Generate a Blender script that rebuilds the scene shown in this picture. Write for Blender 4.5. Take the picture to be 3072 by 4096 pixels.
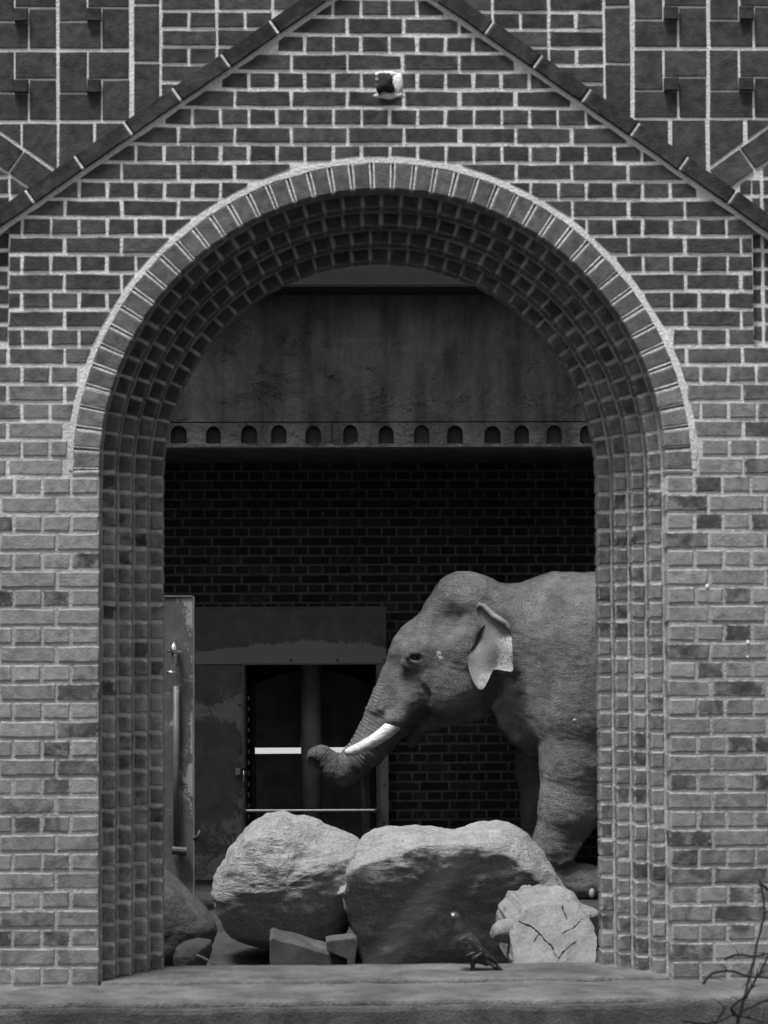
import bpy, bmesh, math, random
import numpy as np
from mathutils import Vector, Matrix, noise as mn

for o in list(bpy.data.objects): bpy.data.objects.remove(o)
SC = bpy.context.scene
COL = SC.collection
R = math.radians
rng = random.Random(7)

# ------------------------------------------------------------------ camera
CAM_POS = Vector((-0.33, -10.0, 1.75))
PITCH, YAW, ROLL, FPX = R(3.16), R(1.89), R(-0.28), 10000.0
CAM_M = (Matrix.Rotation(-YAW, 3, 'Z') @ Matrix.Rotation(math.pi/2 + PITCH, 3, 'X')
         @ Matrix.Rotation(ROLL, 3, 'Z'))
cam_d = bpy.data.cameras.new('camera')
cam_d.sensor_fit = 'HORIZONTAL'; cam_d.sensor_width = 36.0
cam_d.lens = FPX/3072*36.0
cam_d.clip_start = 0.1; cam_d.clip_end = 500
cam_d.dof.use_dof = True; cam_d.dof.focus_distance = 17.9; cam_d.dof.aperture_fstop = 7.5
cam = bpy.data.objects.new('camera', cam_d); COL.objects.link(cam)
cam.matrix_world = Matrix.Translation(CAM_POS) @ CAM_M.to_4x4()
SC.camera = cam

def P(u, v, Y):
    """photograph pixel (3072 x 4096) met by the vertical plane y = Y -> world point"""
    d = CAM_M @ Vector(((u-1536)/FPX, (2048-v)/FPX, -1.0))
    return CAM_POS + d*((Y-CAM_POS.y)/d.y)
def XZ(u, v, Y):
    p = P(u, v, Y); return (p.x, p.z)
CAM_I = CAM_M.transposed()
def proj(x, y, z):
    d = CAM_I @ (Vector((x, y, z))-CAM_POS)
    return 1536 + FPX*d.x/-d.z, 2048 - FPX*d.y/-d.z

# ------------------------------------------------------------------ sky, sun, exposure
SUN_EL, SUN_AZ = R(69), R(-40)        # azimuth measured from "behind the camera", negative = from the left
W = bpy.data.worlds.new('World'); SC.world = W; W.use_nodes = True
wn = W.node_tree; wn.nodes.clear()
sky = wn.nodes.new('ShaderNodeTexSky'); sky.sky_type = 'NISHITA'; sky.sun_disc = False
sky.sun_elevation = SUN_EL; sky.sun_rotation = R(180)+SUN_AZ*-1
sky.dust_density = 4.0; sky.air_density = 1.0
bw = wn.nodes.new('ShaderNodeRGBToBW'); bg = wn.nodes.new('ShaderNodeBackground')
wo = wn.nodes.new('ShaderNodeOutputWorld'); bg.inputs['Strength'].default_value = 0.07
wn.links.new(sky.outputs[0], bw.inputs[0]); wn.links.new(bw.outputs[0], bg.inputs[0]); wn.links.new(bg.outputs[0], wo.inputs[0])
sun_d = bpy.data.lights.new('sun', 'SUN'); sun_d.energy = 2.4; sun_d.angle = R(14)
sun = bpy.data.objects.new('sun', sun_d); COL.objects.link(sun)
sdir = Vector((math.sin(SUN_AZ)*math.cos(SUN_EL), -math.cos(SUN_AZ)*math.cos(SUN_EL), math.sin(SUN_EL)))
sun.rotation_euler = sdir.to_track_quat('Z', 'Y').to_euler(); sun.location = (-3, -6, 12)
SC.view_settings.view_transform = 'Standard'; SC.view_settings.look = 'None'
SC.view_settings.gamma = 1.0; SC.view_settings.exposure = 0.9
SC.view_settings.use_curve_mapping = False

# ------------------------------------------------------------------ material helper
class N:
    def __init__(s, name):
        s.m = bpy.data.materials.new(name); s.m.use_nodes = True
        s.t = s.m.node_tree; s.t.nodes.clear()
        s.b = s.t.nodes.new('ShaderNodeBsdfPrincipled'); s.o = s.t.nodes.new('ShaderNodeOutputMaterial')
        s.t.links.new(s.b.outputs[0], s.o.inputs[0])
    def n(s, k): return s.t.nodes.new(k)
    def put(s, sock, v):
        if isinstance(v, bpy.types.NodeSocket): s.t.links.new(v, sock)
        elif v is not None:
            if sock.type == 'RGBA' and not hasattr(v, '__len__'): v = (v, v, v, 1)
            sock.default_value = v
    def pos(s, kind='Object', scale=None, rot=None):
        if kind == 'World': o = s.n('ShaderNodeNewGeometry').outputs['Position']
        else: o = s.n('ShaderNodeTexCoord').outputs[kind]
        if scale or rot:
            mp = s.n('ShaderNodeMapping'); s.put(mp.inputs['Vector'], o)
            if scale: mp.inputs['Scale'].default_value = scale
            if rot: mp.inputs['Rotation'].default_value = rot
            o = mp.outputs[0]
        return o
    def noise(s, vec, scale, detail=4, rough=.55, dist=0):
        x = s.n('ShaderNodeTexNoise'); s.put(x.inputs['Vector'], vec)
        x.inputs['Scale'].default_value = scale; x.inputs['Detail'].default_value = detail
        x.inputs['Roughness'].default_value = rough; x.inputs['Distortion'].default_value = dist
        return x.outputs[0]
    def vor(s, vec, scale, feat='DISTANCE_TO_EDGE', rand=1):
        x = s.n('ShaderNodeTexVoronoi'); x.feature = feat; s.put(x.inputs['Vector'], vec)
        x.inputs['Scale'].default_value = scale; x.inputs['Randomness'].default_value = rand
        return x.outputs[0]
    def ramp(s, f, a, b, va=0.0, vb=1.0, smooth=False):
        x = s.n('ShaderNodeMapRange'); x.clamp = True
        if smooth: x.interpolation_type = 'SMOOTHSTEP'
        s.put(x.inputs[0], f); s.put(x.inputs[1], a); s.put(x.inputs[2], b); s.put(x.inputs[3], va); s.put(x.inputs[4], vb)
        return x.outputs[0]
    def math(s, op, a, b=None, c=None):
        x = s.n('ShaderNodeMath'); x.operation = op
        s.put(x.inputs[0], a); s.put(x.inputs[1], b); s.put(x.inputs[2], c); return x.outputs[0]
    def mix(s, f, a, b):
        x = s.n('ShaderNodeMix'); x.data_type = 'FLOAT'
        s.put(x.inputs[0], f); s.put(x.inputs[2], a); s.put(x.inputs[3], b); return x.outputs[0]
    def sep(s, v):
        x = s.n('ShaderNodeSeparateXYZ'); s.put(x.inputs[0], v); return x.outputs
    def bump(s, h, strength=.5, dist=.01, normal=None):
        x = s.n('ShaderNodeBump'); x.inputs['Strength'].default_value = strength
        x.inputs['Distance'].default_value = dist; s.put(x.inputs['Height'], h)
        if normal is not None: s.put(x.inputs['Normal'], normal)
        return x.outputs[0]
    def done(s, col, rough=.85, normal=None, metal=0.0, spec=.3):
        s.put(s.b.inputs['Base Color'], col); s.put(s.b.inputs['Roughness'], rough)
        s.b.inputs['Metallic'].default_value = metal; s.b.inputs['Specular IOR Level'].default_value = spec
        if normal is not None: s.put(s.b.inputs['Normal'], normal)
        return s.m

def brick_mat(name, attr):
    """grey of one brick in R, how much lime bloom it carries in G"""
    s = N(name)
    if attr: c = s.n('ShaderNodeVertexColor'); c.layer_name = 'tone'; c = c.outputs[0]
    else: c = s.n('ShaderNodeObjectInfo').outputs['Color']
    x = s.n('ShaderNodeSeparateColor'); s.put(x.inputs[0], c)
    w = s.pos('World')
    n1 = s.noise(w, 26, 5, .6); n2 = s.noise(w, 9, 4, .6, .4); n3 = s.noise(w, 140, 2, .6)
    base = s.math('MULTIPLY', x.outputs[0], s.ramp(n1, .28, .72, .55, 1.45))
    lime = s.math('MULTIPLY', s.ramp(n2, .42, .66, 0, 1, True), x.outputs[1])
    col = s.mix(lime, base, .30)
    pits = s.ramp(s.noise(w, 75, 2, .5), .66, .72, 0, .6)
    col = s.mix(s.math('MULTIPLY', pits, .5), col, .03)
    white = s.math('MULTIPLY', s.ramp(s.noise(w, 60, 2, .5), .70, .75, 0, .8), x.outputs[1])
    col = s.mix(white, col, .42)
    rim = s.n('ShaderNodeAttribute'); rim.attribute_name = 'rim'
    sm = s.math('ADD', rim.outputs['Fac'], s.math('MULTIPLY', s.math('SUBTRACT', s.noise(w, 34, 4, .65), .5), s.math('ADD', .12, s.math('MULTIPLY', x.outputs[1], 1.0))))
    sm = s.math('MULTIPLY', s.ramp(sm, .97, 1.04), s.math('ADD', .45, s.math('MULTIPLY', x.outputs[1], .4)))
    col = s.mix(sm, col, s.ramp(n3, .3, .7, .26, .42))
    h = s.math('ADD', s.math('MULTIPLY', n1, .6), s.math('MULTIPLY', n3, .4))
    return s.done(col, .9, s.bump(h, .7, .009), spec=.2)
M = {}
M['brick'] = brick_mat('brick', False); M['brick_mass'] = brick_mat('brick_mass', True)

def mat_mortar(name, g, amp=.35, grime=0):
    s = N(name); w = s.pos('World')
    n1 = s.noise(w, 5, 5, .65); n2 = s.noise(w, 90, 3, .6)
    c = s.math('MULTIPLY', s.ramp(n1, .3, .7, g*(1-amp), g*(1+amp*.6)), s.ramp(n2, .3, .7, .75, 1.2))
    if grime:   # fresh white pointing high up, old grey mortar lower down
        z = s.sep(w)[2]; c = s.math('MULTIPLY', c, s.ramp(s.math('ADD', z, s.math('MULTIPLY', n1, .5)), 2.2, 3.1, grime, 1.0))
    return s.done(c, .95, s.bump(n2, .8, .006), spec=.15)
M['mortar'] = mat_mortar('mortar', .78, .2, .48); M['mortar_dark'] = mat_mortar('mortar_dark', .17)

def mat_mortar_shaded():   # arch shade painted in: darker high up, lighter on the jambs
    s = N('mortar_shaded'); w = s.pos('World'); n1 = s.noise(w, 5, 5, .65); n2 = s.noise(w, 90, 3, .6); z = s.sep(w)[2]
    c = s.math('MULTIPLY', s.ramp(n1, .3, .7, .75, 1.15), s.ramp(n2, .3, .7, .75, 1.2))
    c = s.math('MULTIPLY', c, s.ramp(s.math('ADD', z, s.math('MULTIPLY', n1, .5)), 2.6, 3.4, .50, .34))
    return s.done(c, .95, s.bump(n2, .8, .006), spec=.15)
M['mortar_shaded'] = mat_mortar_shaded()
def mat_stone(name, lo, hi, sc=7, bump=.6, bd=.015, rough=.92):
    s = N(name); w = s.pos('World')
    n1 = s.noise(w, sc, 7, .65, .3); n2 = s.noise(w, sc*14, 4, .65); n3 = s.noise(w, sc*.3, 3, .5)
    c = s.ramp(n1, .32, .68, lo, hi)
    c = s.math('MULTIPLY', c, s.ramp(n3, .3, .7, .75, 1.2)); c = s.math('MULTIPLY', c, s.ramp(n2, .3, .7, .72, 1.24))
    h = s.math('ADD', s.math('MULTIPLY', n1, .5), s.math('MULTIPLY', n2, .5))
    return s.done(c, rough, s.bump(h, bump, bd), spec=.2)
M['sill'] = mat_stone('sill_stone', .08, .20, 6, .9, .03)
M['plinth'] = mat_stone('plinth_stone', .055, .13, 9, .9, .03)
M['sand'] = mat_stone('sand', .03, .07, 3, .8, .03)
M['dark_rock'] = mat_stone('dark_rock', .07, .12, 6, .8, .02)
M['timber'] = mat_stone('hewn_timber', .05, .10, 10, .7, .01)

def mat_boulder():
    s = N('granite'); w = s.pos('World'); st = s.pos('World', (5, 5, 16), (0, R(18), 0))
    n1 = s.noise(w, 5, 6, .65); n2 = s.noise(w, 55, 5, .7); n3 = s.noise(st, 3.2, 6, .68, .4)
    c = s.ramp(n1, .3, .7, .32, .45); c = s.math('MULTIPLY', c, s.ramp(n2, .3, .7, .7, 1.28))
    c = s.math('MULTIPLY', c, s.ramp(n3, .35, .65, .82, 1.12))
    pit = s.ramp(s.noise(w, 24, 2, .5), .70, .75, 0, .7); c = s.mix(pit, c, .07)
    # pale stripe that crosses the block from upper right to lower left
    att = s.n('ShaderNodeAttribute'); att.attribute_name = 'stripe'
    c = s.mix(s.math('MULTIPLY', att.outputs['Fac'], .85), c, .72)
    h = s.math('ADD', s.math('MULTIPLY', n3, .6), s.math('MULTIPLY', n2, .45))
    return s.done(c, .9, s.bump(h, 1.0, .05), spec=.2)
M['boulder'] = mat_boulder()

def mat_plaster():
    s = N('fascia_plaster'); w = s.pos('World')
    n1 = s.noise(w, 1.1, 5, .6); n2 = s.noise(w, 3.5, 7, .65, .8); n3 = s.noise(w, 30, 5, .65)
    tr = s.noise(s.pos('World', (2.2, 2.2, 5)), .8, 6, .62, 1.2)
    streak = s.noise(s.pos('World', (5, 5, .7)), 1.2, 4, .6)
    c = s.ramp(n1, .3, .7, .10, .20); c = s.math('MULTIPLY', c, s.ramp(n2, .3, .7, .68, 1.28))
    c = s.math('MULTIPLY', c, s.ramp(streak, .35, .62, .50, 1.15))
    c = s.math('MULTIPLY', c, s.ramp(n3, .3, .7, .85, 1.12))
    crack = s.ramp(s.math('ABSOLUTE', s.math('SUBTRACT', tr, .5)), 0, .0055, 1, 0)
    crack = s.math('MULTIPLY', crack, s.ramp(s.noise(w, 3.4, 2, .5), .52, .58))
    c = s.mix(s.math('MULTIPLY', crack, .85), c, .012)
    h = s.math('SUBTRACT', s.math('ADD', s.math('MULTIPLY', n2, .8), s.math('MULTIPLY', n3, .2)), s.math('MULTIPLY', crack, .5))
    return s.done(c, .93, s.bump(h, 1.0, .07), spec=.2)
M['plaster'] = mat_plaster()

def mat_flat(name, g, rough=.8, metal=0.0, amp=.25, sc=12, bump=.3, spec=.4):
    s = N(name); w = s.pos('World'); n = s.noise(w, sc, 5, .6); n2 = s.noise(w, sc*9, 3, .6)
    c = s.math('MULTIPLY', s.ramp(n, .3, .7, g*(1-amp), g*(1+amp)), s.ramp(n2, .3, .7, .88, 1.12))
    return s.done(c, rough, s.bump(n, bump, .005), metal, spec)
M['eave'] = mat_flat('eave_bitumen', .018)
M['soffit'] = mat_flat('soffit_board', .10, .9, 0, .35, 5)
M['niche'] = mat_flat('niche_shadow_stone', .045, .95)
M['edge'] = mat_flat('broken_edge', .16, .95, 0, .5, 20)
M['dark_metal'] = mat_flat('dark_metal', .055, .5, 0, .4, 8)
M['panel'] = mat_flat('door_panel', .20, .55, 0, .45, 6)
M['pipe'] = mat_flat('pipe_paint', .34, .38, 0, .3, 5)
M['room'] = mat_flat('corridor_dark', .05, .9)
M['shiny'] = mat_flat('polished_steel', .85, .16, 1.0, .12, 14, .1)
M['galv'] = mat_flat('galvanised_steel', .17, .5, 0, .3, 18)
M['bark'] = mat_flat('twig_bark', .025, .9)
M['claw'] = mat_flat('nail_horn', .42, .6, 0, .2, 30)
M['white'] = mat_flat('lime_fleck', .75, .8)
M['plain_wall'] = mat_flat('yard_render', .14, .95, 0, .3, 2)

def mat_sheet(name, dark, pale):
    """painted steel sheet: dark paint rubbed down to bare grey in patches round the doorway, scratches"""
    s = N(name); w = s.pos('World')
    att = s.n('ShaderNodeAttribute'); att.attribute_name = 'rub'
    n = s.noise(w, 7, 6, .7, .6); nf = s.noise(w, 60, 4, .7)
    sc1 = s.noise(s.pos('World', (60, 60, 6), (0, R(24), 0)), 1.0, 2, .5); sc2 = s.noise(s.pos('World', (7, 7, 50), (0, R(-16), 0)), 1.0, 2, .5)
    f = s.math('ADD', att.outputs['Fac'], s.math('MULTIPLY', s.math('SUBTRACT', n, .5), 1.1))
    f = s.math('ADD', f, s.math('MULTIPLY', s.math('SUBTRACT', nf, .5), .5))
    rub = s.ramp(f, .46, .54)
    scr = s.math('MAXIMUM', s.ramp(sc1, .70, .73, 0, .6), s.ramp(sc2, .70, .73, 0, .5))
    scr = s.math('MULTIPLY', scr, s.ramp(s.noise(w, 3, 2, .5), .48, .6))
    rub = s.math('MAXIMUM', rub, scr)
    c = s.mix(rub, s.ramp(n, .3, .7, dark*.7, dark*1.3), s.ramp(nf, .3, .7, pale*.85, pale*1.15))
    return s.done(c, s.mix(rub, .5, .7), s.bump(s.math('ADD', n, s.math('MULTIPLY', rub, -.2)), .25, .01), 0, .35)
M['sheet'] = mat_sheet('rubbed_sheet', .13, .30)
M['leaf'] = mat_sheet('door_leaf_paint', .10, .30)

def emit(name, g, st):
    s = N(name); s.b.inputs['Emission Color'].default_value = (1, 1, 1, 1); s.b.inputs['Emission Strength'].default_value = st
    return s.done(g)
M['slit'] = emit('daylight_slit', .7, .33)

def mat_skin():
    s = N('elephant_skin'); w = s.pos('Object')
    att = s.n('ShaderNodeAttribute'); att.attribute_name = 'trunk'
    n1 = s.noise(w, 2.4, 5, .6, .5); n2 = s.noise(w, 16, 5, .6); n3 = s.noise(w, 95, 3, .65)
    wr = s.noise(s.pos('Object', (9, 9, 42), (0, R(10), 0)), 1.6, 5, .62, 1.2)
    wr2 = s.noise(s.pos('Object', (30, 30, 10), (0, R(-25), 0)), 1.4, 4, .6, .8)
    vo = s.vor(s.pos('Object', (1, 1, 1.7)), 62)
    c = s.ramp(n1, .30, .70, .12, .285); c = s.math('MULTIPLY', c, s.ramp(n2, .3, .7, .84, 1.15))
    c = s.math('MULTIPLY', c, s.ramp(n3, .3, .7, .86, 1.13))
    cre = s.ramp(vo, 0, .10, .80, 1.0); c = s.math('MULTIPLY', c, cre)
    c = s.math('MULTIPLY', c, s.ramp(wr, .38, .56, .92, 1.03))
    pg_ = s.n('ShaderNodeAttribute'); pg_.attribute_name = 'blotch'
    c = s.math('MULTIPLY', c, s.math('ADD', pg_.outputs['Fac'], s.math('MULTIPLY', s.math('SUBTRACT', n2, .5), .3)))
    h = s.math('ADD', s.math('MULTIPLY', wr, .42), s.math('MULTIPLY', wr2, .30))
    h = s.math('ADD', h, s.math('MULTIPLY', s.ramp(vo, 0, .14), .26)); h = s.math('ADD', h, s.math('MULTIPLY', n3, .12))
    ring = s.math('SINE', s.math('MULTIPLY', att.outputs['Fac'], 2*math.pi/.026))
    h = s.math('ADD', h, s.math('MULTIPLY', s.math('MULTIPLY', ring, s.ramp(att.outputs['Fac'], 0, .08)), .10))
    return s.done(c, .78, s.bump(h, .95, .03), 0, .28)
M['skin'] = mat_skin()

def mat_ear():
    s = N('ear_skin'); w = s.pos('Object')
    n1 = s.noise(w, 5, 5, .6); n3 = s.noise(w, 95, 3, .65)
    att = s.n('ShaderNodeAttribute'); att.attribute_name = 'pink'
    c = s.math('MULTIPLY', s.ramp(n1, .3, .7, .16, .27), s.ramp(n3, .3, .7, .82, 1.15))
    pale = s.ramp(s.math('ADD', att.outputs['Fac'], s.math('MULTIPLY', s.math('SUBTRACT', s.noise(w, 14, 4, .6), .5), .9)), .35, .65)
    fre = s.ramp(s.vor(w, 105, 'F1'), .30, .46)
    c = s.mix(pale, c, s.mix(fre, .12, .47))
    h = s.math('ADD', s.noise(s.pos('Object', (20, 20, 8)), 1.6, 5, .6, .6), s.math('MULTIPLY', n3, .3))
    return s.done(c, .8, s.bump(h, .6, .012), 0, .25)
M['ear'] = mat_ear()
def mat_tusk():
    s = N('ivory'); st = s.pos('Object', (9, 9, 30), (0, R(40), 0))
    n = s.noise(st, 1.8, 5, .65, .5); c = s.ramp(n, .36, .6, .42, .80)
    return s.done(c, .5, s.bump(n, .4, .008), 0, .4)
M['ivory'] = mat_tusk()
M['eye'] = mat_flat('eye_wet', .012, .12, 0, .1, 30, 0, .5)

def mat_log():
    s = N('log_endgrain'); w = s.pos('Object')
    x, y, z = s.sep(w)
    r = s.math('SQRT', s.math('ADD', s.math('MULTIPLY', x, x), s.math('MULTIPLY', z, z)))
    n = s.noise(w, 7, 4, .6, .3); nf = s.noise(w, 80, 4, .65)
    ring = s.math('SINE', s.math('ADD', s.math('MULTIPLY', r, 420), s.math('MULTIPLY', n, 14)))
    c = s.math('MULTIPLY', s.ramp(n, .3, .7, .17, .28), s.ramp(nf, .3, .7, .78, 1.18))
    c = s.math('MULTIPLY', c, s.ramp(ring, -1, 1, .965, 1.02))
    return s.done(c, .9, s.bump(s.math('ADD', nf, s.math('MULTIPLY', ring, .06)), .5, .008), 0, .2)
M['log'] = mat_log()
def mat_feather(name, lo, hi, sc=60, streak=0.0):
    s = N(name); w = s.pos('Object'); n = s.noise(w, sc, 4, .6); f = s.vor(s.pos('Object', (1, 1, 1.5)), sc*1.6, 'F1')
    c = s.ramp(n, .35, .65, lo, hi)
    if streak: c = s.mix(s.ramp(s.noise(s.pos('Object', (40, 40, 90), (0, R(35), 0)), 1.1, 3, .6), .60, .70, 0, streak), c, .30)
    return s.done(c, .75, s.bump(f, .4, .003), 0, .2)
M['neck'] = mat_feather('neck_feather', .016, .03); M['wing'] = mat_feather('wing_feather', .012, .035, 60, .7)
M['belly'] = mat_feather('belly_feather', .03, .055); M['rump'] = mat_feather('rump_feather', .10, .16); M['tailtip'] = mat_feather('tail_band', .008, .015)
M['crown'] = mat_feather('head_feather', .07, .11)

# ------------------------------------------------------------------ object helpers
WLOC = {}
def link(o, parent, loc):
    COL.objects.link(o); loc = Vector(loc)
    if parent is not None:
        o.parent = parent; o.location = loc - WLOC[parent.name]
    else: o.location = loc
    WLOC[o.name] = loc
    return o
def tag(o, label=None, cat=None, group=None, kind=None):
    if label: o['label'] = label
    if cat: o['category'] = cat
    if group: o['group'] = group
    if kind: o['kind'] = kind
    return o
def thing(name, label, cat, loc, group=None):
    o = bpy.data.objects.new(name, None); o.empty_display_size = .2
    return tag(link(o, None, loc), label, cat, group)
def mesh(name, V, F, mat, smooth=False):
    me = bpy.data.meshes.new(name); me.from_pydata([tuple(v) for v in V], [], [tuple(f) for f in F]); me.validate()
    if mat is not None: me.materials.append(mat)
    if smooth: me.polygons.foreach_set('use_smooth', [True]*len(me.polygons))
    return me
def put(name, me, parent=None, loc=(0, 0, 0), tone=None):
    o = bpy.data.objects.new(name, me)
    if tone: o.color = (tone[0], tone[1], 0, 1)
    return link(o, parent, loc)
def fix_normals(me):
    bm = bmesh.new(); bm.from_mesh(me); bmesh.ops.recalc_face_normals(bm, faces=bm.faces); bm.to_mesh(me); bm.free(); return me
def mk(name, V, F, mat, parent=None, base=None, smooth=False, fix=True):
    """world-space geometry -> object whose origin sits at base"""
    V = [Vector(v) for v in V]
    if base is None: base = sum(V, Vector())/len(V)
    base = Vector(base)
    me = mesh(name, [v-base for v in V], F, mat, smooth)
    if fix: fix_normals(me)
    return put(name, me, parent, base)
def box(x0, x1, y0, y1, z0, z1):
    V = [(x, y, z) for x in (x0, x1) for y in (y0, y1) for z in (z0, z1)]
    return V, [(0, 1, 3, 2), (4, 6, 7, 5), (0, 4, 5, 1), (2, 3, 7, 6), (0, 2, 6, 4), (1, 5, 7, 3)]
def bevel_me(me, w, seg=2):
    bm = bmesh.new(); bm.from_mesh(me)
    bmesh.ops.bevel(bm, geom=list(bm.edges), offset=w, segments=seg, profile=.7, affect='EDGES'); bm.to_mesh(me); bm.free(); return me
def mkbox(name, x0, x1, y0, y1, z0, z1, mat, parent=None, bev=.0):
    V, F = box(x0, x1, y0, y1, z0, z1); o = mk(name, V, F, mat, parent)
    if bev: bevel_me(o.data, bev)
    return o
def merge(parts):
    V, F = [], []
    for v, f in parts:
        n = len(V); V += [tuple(a) for a in v]; F += [tuple(i+n for i in q) for q in f]
    return V, F
def tube(pts, rads, seg=10, cap=True):
    pts = [Vector(p) for p in pts]; V, F = [], []
    up = Vector((0, 1, 0))
    for i, p in enumerate(pts):
        d = (pts[min(i+1, len(pts)-1)]-pts[max(i-1, 0)]).normalized()
        a = d.cross(up);  a = a.normalized() if a.length > 1e-4 else Vector((1, 0, 0)); b = d.cross(a)
        r = rads[i] if hasattr(rads, '__len__') else rads
        V += [p + (a*math.cos(t)+b*math.sin(t))*r for t in (2*math.pi*k/seg for k in range(seg))]
    for i in range(len(pts)-1):
        for k in range(seg):
            F.append((i*seg+k, i*seg+(k+1) % seg, (i+1)*seg+(k+1) % seg, (i+1)*seg+k))
    if cap: F += [tuple(range(seg)), tuple(reversed(range((len(pts)-1)*seg, len(pts)*seg)))]
    return V, F
def prism(poly, y0, y1, bev=.004):
    """convex polygon in x,z -> block with a softened front edge (front at y0)"""
    n = len(poly); cx = sum(p[0] for p in poly)/n; cz = sum(p[1] for p in poly)/n
    ex = max(abs(p[0]-cx) for p in poly); ez = max(abs(p[1]-cz) for p in poly)
    fx = max(.3, 1-bev/max(ex, 1e-4)); fz = max(.3, 1-bev/max(ez, 1e-4))
    V = [(cx+(p[0]-cx)*fx, y0, cz+(p[1]-cz)*fz) for p in poly] + [(p[0], y0+bev, p[1]) for p in poly] + [(p[0], y1, p[1]) for p in poly]
    V.append((cx, y0, cz)); F = []
    for k in range(n):
        j = (k+1) % n; F += [(3*n, k, j), (k, n+k, n+j, j), (n+k, 2*n+k, 2*n+j, n+j)]
    return V, F
def edged(me):
    """how near the rim of the brick face a point lies: mortar smears start there"""
    a = me.attributes.new('rim', 'FLOAT', 'POINT'); n = len(me.vertices); a.data.foreach_set('value', [1.0]*(n-1)+[0.0]); return me
def rough_poly(poly, r, step=.07, amp=.0016):
    out = []
    for i, a in enumerate(poly):
        b = poly[(i+1) % len(poly)]; L = math.dist(a, b); m = max(1, round(L/step))
        for k in range(m):
            t = k/m; s = amp*(1.3 if k == 0 else 1.0)
            out.append((a[0]+(b[0]-a[0])*t + r.uniform(-s, s), a[1]+(b[1]-a[1])*t + r.uniform(-s, s)))
    return out
def clip(poly, nx, nz, d):
    """keep the side nx*x + nz*z >= d"""
    out = []
    for i, a in enumerate(poly):
        b = poly[(i+1) % len(poly)]; fa = nx*a[0]+nz*a[1]-d; fb = nx*b[0]+nz*b[1]-d
        if fa >= 0: out.append(a)
        if fa*fb < 0:
            t = fa/(fa-fb); out.append((a[0]+(b[0]-a[0])*t, a[1]+(b[1]-a[1])*t))
    return out
def area(p): return abs(sum(p[i][0]*p[(i+1) % len(p)][1]-p[(i+1) % len(p)][0]*p[i][1] for i in range(len(p))))/2
def sstep(a, b, x):
    t = max(0, min(1, (x-a)/(b-a))); return t*t*(3-2*t)

# ================================================================== GROUND
GZ = -0.05
g = mk('ground', [(-60, -60, GZ), (60, -60, GZ), (60, 60, GZ), (-60, 60, GZ)], [(0, 1, 2, 3)], M['sand']); tag(g, 'pale sandy ground of the enclosure', None, None, 'structure')

# ================================================================== FRONT WALL
AZ = P(1541, 1878, 0).z                    # springing height of the arch
R0, REXT, STEP, DEEP = 1.137, 1.258, .058, .10
SLOPE, ZA = .705, P(1541, -128, 0).z       # gable line
ZB = P(1000, 3934, 0).z                    # foot of the brickwork
CH = (P(1000, 65, 0).z - ZB)/52            # course height
NJ = round((AZ-ZB)/CH); ZJ = ZB+NJ*CH
ZR, XP, YO = P(100, 1407, 0).z, 1.50, .03  # top of flush flanks, half width of gable panel, setback outside it
WT, WX = ZA+.10, 4.2
wall = thing('arched_brick_wall', 'weathered brick wall with a stepped round arch opening and a raised gable moulding', 'wall', (0, .2, ZB))
HP, SP, J = .1137, .2274, .011

def tone(x, z, r):
    """weathering and painted-in vignette: darker bricks high up, bleached and limed ones lower down"""
    low = 1-sstep(AZ-.15, AZ+.75, z)
    mid = sstep(.9, 1.9, z)
    b = (.042+.03*r.random())*(1-low) + low*(.135+.10*r.random()+.075*mid)
    if r.random() < .12: b *= 1.25
    if r.random() < .05+.16*low: b = .055+.05*r.random()
    return (b, .10*(1-low)+low*(.45+.4*r.random()))

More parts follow.
